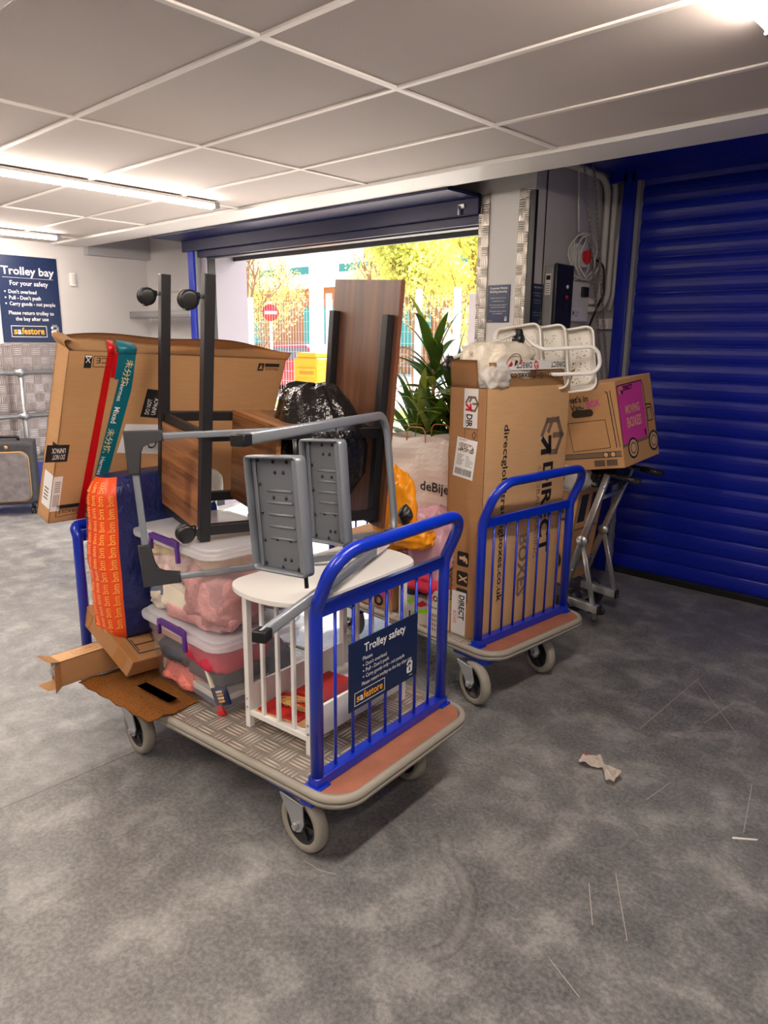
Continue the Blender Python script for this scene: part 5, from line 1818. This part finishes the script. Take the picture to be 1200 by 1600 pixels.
def van(p, x, y, w_, h_):
    """removal van line drawing with pink side"""
    p.rect(x, y + h_ * .22, x + w_ * .72, y + h_, M_PINKP)
    p.line([(x, y + h_ * .20), (x + w_, y + h_ * .20)], .018, M_GREYP)
    p.line([(x, y + h_ * .22), (x, y + h_), (x + w_ * .72, y + h_), (x + w_ * .76, y + h_ * .9), (x + w_ * .76, y + h_ * .22)], .006, M_BLACKP)
    p.line([(x + w_ * .76, y + h_ * .66), (x + w_ * .92, y + h_ * .64), (x + w_, y + h_ * .4), (x + w_, y + h_ * .22)], .007, M_BLACKP)
    p.line([(x + w_ * .79, y + h_ * .42), (x + w_ * .93, y + h_ * .42), (x + w_ * .89, y + h_ * .60), (x + w_ * .79, y + h_ * .60)], .006, M_BLACKP, True)
    p.up()
    for q in (.26, .88):
        p.disc(x + w_ * q, y + h_ * .13, h_ * .145, M_BLACKP, 26); p.up(); p.disc(x + w_ * q, y + h_ * .13, h_ * .115, M_KRAFT_T, 24); p.up(); p.disc(x + w_ * q, y + h_ * .13, h_ * .085, M_GREYP, 22); p.up(); p.disc(x + w_ * q, y + h_ * .13, h_ * .06, M_KRAFT_T, 20); p.up(-.0012)
def van_rear(p, W_, H_):
    p.text("What's in", -.315, H_ * .815, .045, M_BLACKP, width=.16, bold=.02)
    p.text('this Van-', -.335, H_ * .72, .045, M_BLACKP, width=.15, bold=.02)
    p.text('BOX', -.165, H_ * .735, .046, M_PINKP, width=.075, bold=.03, rot=radians(6))
    p.line([(-.29, H_ * .58), (-.075, H_ * .58), (-.065, H_ * .25), (-.28, H_ * .23)], .003, M_BLACKP, True)
    p.line([(-.055, H_ * .9), (-.045, H_ * .88), (-.03, H_ * .25)], .005, M_BLACKP); p.line([(-.03, H_ * .9), (-.012, H_ * .25)], .004, M_BLACKP)
    p.rect(-.38, H_ * .145, -.01, H_ * .20, M_GREYP); p.line([(-.38, H_ * .2), (-.01, H_ * .2)], .004, M_BLACKP); p.line([(-.38, H_ * .14), (-.01, H_ * .14)], .004, M_BLACKP)
    p.up(); p.disc(-.095, H_ * .17, .016, M_BLACKP, 20); p.disc(-.055, H_ * .17, .016, M_BLACKP, 20); p.up(); p.disc(-.095, H_ * .17, .012, M_KRAFT_T, 20); p.disc(-.055, H_ * .17, .012, M_KRAFT_T, 20)
    for x in (-.165, -.095):
        p.rect(x, H_ * .035, x + .06, H_ * .11, M_GREYP); p.up()
        for q in range(6): p.rect(x + .01 * q, H_ * .035, x + .004 + .01 * q, H_ * .11, M_BLACKP)
        p.up(-.0004)
    p.up(-.0004)
def moving_box(M, label, W_, D_, H_, extra):
    t = thing('moving_box', label, 'carton', M, 'printed moving boxes')
    b = MB(); b.box((-W_, 0, 0), (0, D_, H_), M_KRAFT, bev=.004); b.build('body', t)
    p = Print(face((0, 0, 0), (1, 0, 0), (0, 0, 1)), .001); extra(p, W_, H_); p.build('printing', t)
    p = Print(face((0, 0, 0), (0, 1, 0), (0, 0, 1)), .001)
    van(p, .012, H_ * .08, D_ * .95, H_ * .86)
    p.up(.0016)
    p.text('DIRECT', .07, H_ * .87, .034, M_BLACKP, width=.10, bold=.03)
    hexlogo(p, .045, H_ * .88, .035, M_KRAFT_T, M_BLACKP)
    p.text('MOVING', .07, H_ * .60, .062, M_KRAFT_T, width=.15, bold=.02)
    p.text('BOXES', .075, H_ * .44, .072, M_KRAFT_T, width=.15, bold=.02)
    p.rect(.245, H_ * .29, .262, H_ * .36, M_MAR)
    p.build('printing', t)
    return t
MB1 = FR(-1.584, 3.487, .930, -.03, .09, -.18)
t = moving_box(MB1, 'upper printed moving box with pink van side, tilted on the hand truck', .44, .385, .436, van_rear)
p = Print(face((0, 0, 0), (1, 0, 0), (0, 0, 1)), .0026)
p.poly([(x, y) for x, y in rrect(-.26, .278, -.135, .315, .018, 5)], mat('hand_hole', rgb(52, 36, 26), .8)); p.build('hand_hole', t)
def low_face(p, W_, H_):
    p.line([(-W_ + .02, .03), (-W_ + .02, H_ - .03)], .006, M_BLACKP)
    p.rect(-.30, H_ * .35, -.12, H_ * .9, M_PINKP); p.line([(-.11, H_ * .1), (-.11, H_ * .92)], .007, M_BLACKP); p.line([(-.30, H_ * .3), (-.1, H_ * .3)], .012, M_GREYP)
    for y in (.72, .22):
        p.up(); p.disc(-.085, H_ * y, .06, M_BLACKP, 28); p.up(); p.disc(-.085, H_ * y, .047, M_GREYP, 24); p.up(); p.disc(-.085, H_ * y, .02, M_BLACKP, 20)
    p.up(-.0024)
MB2 = FR(-1.96, 3.60, .20, -.02, 0, .14)
def low_box():
    t = thing('moving_box', 'lower printed moving box strapped upright on the hand truck', 'carton', MB2, 'printed moving boxes')
    W_, D_, H_ = .33, .30, .585
    b = MB(); b.box((-W_, 0, 0), (0, D_, H_), M_KRAFT, bev=.004); b.build('body', t)
    p = Print(face((0, 0, 0), (1, 0, 0), (0, 0, 1)), .001); low_face(p, W_, H_); p.build('printing', t)
    p = Print(face((0, 0, 0), (0, 1, 0), (0, 0, 1)), .001)
    p.line([(.02, .03), (.02, H_ - .05)], .004, M_BLACKP); p.rect(.04, H_ * .62, .12, H_ * .9, M_BLACKM); p.rect(.16, H_ * .62, .25, H_ * .9, M_BLACKM); p.line([(.03, H_ * .55), (.28, H_ * .55)], .006, M_BLACKP); p.build('printing', t)
    b = MB(); b.box((-W_ - .002, -.002, H_ - .03), (.002, D_ + .002, H_ + .002), M_FILM, bev=.002)
    b.box((-.19, -.004, H_ - .05), (-.06, D_ + .004, H_ + .004), M_TAPEC, bev=.002); b.build('tape', t)
    p = Print(face((0, 0, H_), (1, 0, 0), (0, 1, 0)), .0045); p.text('DIRECT', -.18, .02, .05, M_BLACKP, width=.11, bold=.02); p.build('lettering', t)
low_box()
t = thing('fragile_pack', 'white and red FRAGILE film pack under the upper moving box', 'film pack', FR(-1.93, 3.50, .80))
b = MB(); b.blob((0, .06, .04), (.12, .08, .075), M_CARRW, 33, .15, 3, 36, 22, sq=.6, fold=.1); b.build('film', t)
p = Print(face((-.08, -.035, .0), (1, 0, 0), (0, .1, 1)), .004); p.rect(0, .0, .06, .07, M_PRINT); p.up(); p.text('FRAGILE', .006, .05, .022, M_RED, width=.05, bold=.02); p.text('FRAGILE', .006, .022, .022, M_RED, width=.05, bold=.02); p.disc(.09, .035, .016, M_BLACKP, 16, .009); p.build('printing', t)
b = MB(); b.blob((-1.87, 3.72, .835), (.15, .17, .055), M_BIN, 35, .2, 3, 40, 22, sq=.7, fold=.2)
tag(b.build('black_bag'), 'flat black plastic bag between the two moving boxes', 'plastic bag')
# ================================================================== OUTSIDE
M_YARD = mat('yard_concrete', rgb(206, 200, 192), .8, var=.06, vscale=1.5)
M_GRASS = mat('grass_verge', rgb(150, 160, 70), .9, var=.2, vscale=6)
M_BRICK = mat('brick_orange', rgb(176, 112, 66), .8, var=.12, vscale=20)
M_TEALW = mat('teal_glass', rgb(70, 150, 138), .25)
M_PALEW = mat('pale_cladding', rgb(226, 220, 214), .6)
M_LEAFY = leafmat('spring_leaf', rgb(222, 220, 130), .12, .5)
M_TWIG = mat('twig_brown', rgb(150, 116, 82), .8)
M_FENCE = mat('fence_metal', rgb(190, 196, 190), .5, metal=.3)
M_POSTW = mat('post_white', rgb(226, 218, 224), .5)
b = MB(); b.box((-70, 4.3, -.2), (25, 60, -.005), M_YARD); struct(b.build('ground'))
b = MB(); b.box((-70, 10.6, -.01), (25, 12.2, .05), M_GRASS); struct(b.build('ground_verge'))
b = MB(); b.cyl((-8.25, 7.4, -.01), (-8.25, 7.4, 5.2), .105, M_POSTW, 24); b.cyl((-8.25, 7.4, -.01), (-8.25, 7.4, .05), .16, M_POSTW, 24)
struct(b.build('column'))
M_ORB2 = mat('orange_recess_shade', rgb(214, 110, 16), .6)  # darker orange strips paint in the shade of moulded recesses
# stacked water barriers
for i, (z, lab) in enumerate(((0, 'bottom orange plastic barrier block of the stack by the white column'), (.68, 'top orange plastic barrier block of the stack by the white column'))):
    t = thing('barrier_block', lab, 'barrier', FR(-7.85, 7.0, z, radians(12)), 'stacked orange barrier blocks')
    b = MB(); b.box((-.21, -.22, 0), (.21, .22, .62), M_ORB, bev=.03)
    b.box((-.17, -.2, .62), (.17, .2, .69), M_ORB, bev=.02)
    for zz in (.18, .42):
        b.box((-.13, -.25, zz - .06), (.17, -.215, zz + .06), M_ORB, bev=.012); b.box((-.08, -.253, zz - .022), (.17, -.246, zz + .022), M_ORB2)
    b.build('body', t)
b = MB(); b.box((-7.98, 6.62, 0), (-7.90, 6.68, .95), M_BROWNP, bev=.005)
tag(b.build('barrier_post'), 'dark short post in front of the orange barrier stack', 'post')
# mesh fence
t = thing('mesh_fence', 'pale wire mesh fence along the yard beyond the doorway', 'fence', FR(0, 10.1, 0))
xs = [-16.4, -13.85, -13.4, -10.9, -8.6, -7.75, -5.2, -2.7]
for x in xs:
    b = MB(); b.box((x - .05, -.04, 0), (x + .05, .04, 2.42), M_POSTW, bev=.006); b.build('post', t)
b = MB()
x = -16.4
while x < -2.7:
    b.box((x - .002, -.002, .05), (x + .002, .002, 2.3), M_FENCE); x += .085
for k in range(12):
    z = .1 + k * .2; b.box((-16.4, -.002, z - .002), (-2.7, .002, z + .002), M_FENCE)
b.build('mesh_panel', t)
b = MB(); b.box((-3.20, 4.30, -.005), (-3.02, 4.36, 1.87), M_POSTW, bev=.004); b.box((-3.02, 4.31, -.005), (-2.985, 4.35, 1.86), M_GREY, bev=.003)
tag(b.build('gate_post'), 'flat white gate post just outside the right edge of the doorway', 'post')
# no entry sign
t = thing('no_entry_sign', 'round red no entry sign on a pale pole behind the fence', 'road sign', FR(-15.6, 12.4, 0, radians(48)))
b = MB(); b.cyl((0, 0, -.005), (0, 0, 2.5), .038, M_POSTW, 12); b.build('pole', t)
b = MB(); b.lathe([(.001, -.01), (.215, -.01), (.215, .01), (.001, .01)], M_RED, 40, M=face((0, -.05, 2.22), (1, 0, 0), (0, 0, 1))); b.build('disc', t)
p = Print(face((0, -.06, 2.22), (1, 0, 0), (0, 0, 1)), .004); p.rect(-.155, -.038, .155, .038, M_PRINT); p.build('bar_mark', t)
# red car
M_CARR2 = mat('car_red', rgb(206, 60, 66), .25, coat=.5)
M_GLASSD = mat('car_glass', rgb(120, 110, 116), .1)
t = thing('car', 'red car parked beyond the fence by the no entry sign', 'car', FR(-16.9, 14.6, 0, radians(20)))
def carsec(u, v): return None
b = MB()
side = [(-1.9, .35), (-1.95, .75), (-1.75, .88), (-1.0, .95), (-.55, 1.38), (.55, 1.42), (1.15, .98), (1.8, .9), (1.95, .7), (1.92, .32), (1.6, .25), (-1.6, .25)]
b.prism(side, -.82, .82, M_CARR2, M=face((0, 0, 0), (1, 0, 0), (0, 0, 1)), bev=.06); b.build('body', t)
b = MB()
for s in (-1, 1):
    b.add([(-.92, s * .83, .98), (-.52, s * .83, 1.33), (.5, s * .83, 1.35), (1.0, s * .83, 1.0)], [(0, 1, 2, 3)], M_GLASSD)
b.add([(-1.02, -.7, .98), (-1.02, .7, .98), (-.6, .7, 1.36), (-.6, -.7, 1.36)], [(0, 1, 2, 3)], M_GLASSD)
b.build('window', t)
for x in (-1.2, 1.25):
    for s in (-1, 1):
        b = MB(); b.lathe([(.001, -.1), (.28, -.1), (.32, -.06), (.32, .06), (.28, .1), (.001, .1)], M_BLACKPL, 26, M=Matrix.Translation((x, s * .76, .315)) @ Matrix.Rotation(pi / 2, 4, 'X')); b.build('wheel', t)
# building far behind
t = thing('building', 'low orange brick building with teal windows beyond the trees', 'building', FR(-28, 27, 0))
b = MB(); b.box((-26, 0, 0), (30, 8, 4.2), M_BRICK); b.build('wall', t)
b = MB(); b.box((-26.3, -.3, 4.2), (30.3, 8.3, 4.9), M_PALEW); b.build('roof', t)
for x in (-20, -14, -8.5, -3.0, 3.2, 9.4, 15.5, 22):
    b = MB(); b.box((x, -.12, 1.3), (x + 2.6, .02, 3.2), M_TEALW); b.build('window', t)
b = MB(); b.box((6.6, -.1, 0), (8.4, .02, 3.0), M_PALEW); b.build('door', t)
t = thing('building', 'pale tall building rising behind the brick one', 'building', FR(-34, 42, 0))
b = MB(); b.box((-30, 0, 0), (30, 8, 9), M_PALEW); b.build('wall', t)
for x in range(-28, 28, 6):
    b = MB(); b.box((x, -.1, 5.8), (x + 4, .02, 7.4), M_TEALW); b.build('window', t)
# trees
def tree(x, y, hgt, leafn, seed, label, spread=1.0, leafs=.10):
    t = thing('tree', label, 'tree', FR(x, y, 0), 'spring trees beyond the fence')
    rnd = random.Random(seed)
    br = MB(); lf = MB()
    def limb(p0, d, L, r, lev):
        pts = [p0.copy()]; q = p0.copy(); dd = d.copy(); n = 5
        for i in range(n):
            dd = (dd + V((rnd.uniform(-.18, .18), rnd.uniform(-.18, .18), rnd.uniform(-.05, .16)))).normalized()
            q = q + dd * (L / n); pts.append(q.copy())
        br.tube(pts, [max(.003, r * (1 - .6 * i / n)) for i in range(n + 1)], M_TWIG, 5 if lev > 1 else 8)
        if lev < 4:
            for k in range(5 if lev < 2 else 4):
                f = rnd.uniform(.3, 1.0); i = min(n - 1, int(f * n))
                a = rnd.uniform(0, 2 * pi); el = rnd.uniform(.3, 1.1)
                nd = V((cos(a) * cos(el) * spread, sin(a) * cos(el) * spread, sin(el))).normalized()
                nd = (nd * .75 + dd * .5).normalized()
                limb(pts[i], nd, L * rnd.uniform(.5, .72), r * .5, lev + 1)
        if lev >= 2:
            for k in range(leafn * 4):
                c = pts[rnd.randrange(1, n + 1)] + V((rnd.gauss(0, .22), rnd.gauss(0, .22), rnd.gauss(0, .18)))
                ux = V((rnd.uniform(-1, 1), rnd.uniform(-1, 1), rnd.uniform(-1, 1))).normalized(); uy = ux.orthogonal().normalized()
                s = leafs * rnd.uniform(.35, .75)
                lf.add([c - ux * s, c + uy * s * .6, c + ux * s, c - uy * s * .6], [(0, 1, 2, 3)], M_LEAFY)
    limb(V((0, 0, -.02)), V((0, 0, 1)), hgt * .42, hgt * .016, 0)
    br.build('trunk', t); 
    if leafn: lf.build('foliage', t, recalc=False)
tree(-20.5, 15.2, 7.5, 0, 1, 'bare twiggy tree left of the no entry sign')
tree(-15.4, 16.0, 8.0, 1, 2, 'twiggy tree with sparse yellow leaves behind the red car', leafs=.07)
tree(-12.6, 14.8, 8.0, 6, 3, 'yellow leafed tree just right of the white column')
tree(-10.6, 15.6, 7.5, 7, 4, 'yellow leafed tree right behind the walnut desk top')
tree(-8.2, 14.2, 7.5, 3, 5, 'forked yellow leafed tree nearest the right edge of the doorway', leafs=.08)
tree(-17.5, 18.5, 8.5, 3, 6, 'further yellow leafed tree behind the no entry sign', leafs=.09)
tree(-24, 19, 8.0, 2, 8, 'further twiggy tree by the left edge of the doorway', leafs=.08)

# ================================================================== LIGHT
w = bpy.data.worlds.new('world'); SC.world = w
w.use_nodes = True
nt = w.node_tree
bg = nt.nodes['Background']
sky = nt.nodes.new('ShaderNodeTexSky')
sky.sky_type = 'NISHITA'
sky.sun_disc = False
sky.sun_elevation = radians(48); sky.sun_rotation = radians(20)
sky.air_density = 1.2; sky.dust_density = 4.0; sky.ozone_density = 1.0
nt.links.new(sky.outputs[0], bg.inputs[0])
bg.inputs[1].default_value = 0.6
sun = bpy.data.lights.new('sun', 'SUN'); sun.energy = 12; sun.angle = radians(1.0); sun.color = (1.0, .95, .86)
so = bpy.data.objects.new('sun', sun); COL.objects.link(so)
so.rotation_euler = V((.225, -.604, -.766)).to_track_quat('-Z', 'Y').to_euler()
SC.cycles.max_bounces = 10; SC.cycles.transparent_max_bounces = 16
SC.cycles.diffuse_bounces = 5; SC.cycles.glossy_bounces = 4
SC.cycles.sample_clamp_indirect = 6
try:
    SC.cycles.use_denoising = True
except Exception:
    pass
SC.view_settings.exposure = 0.35
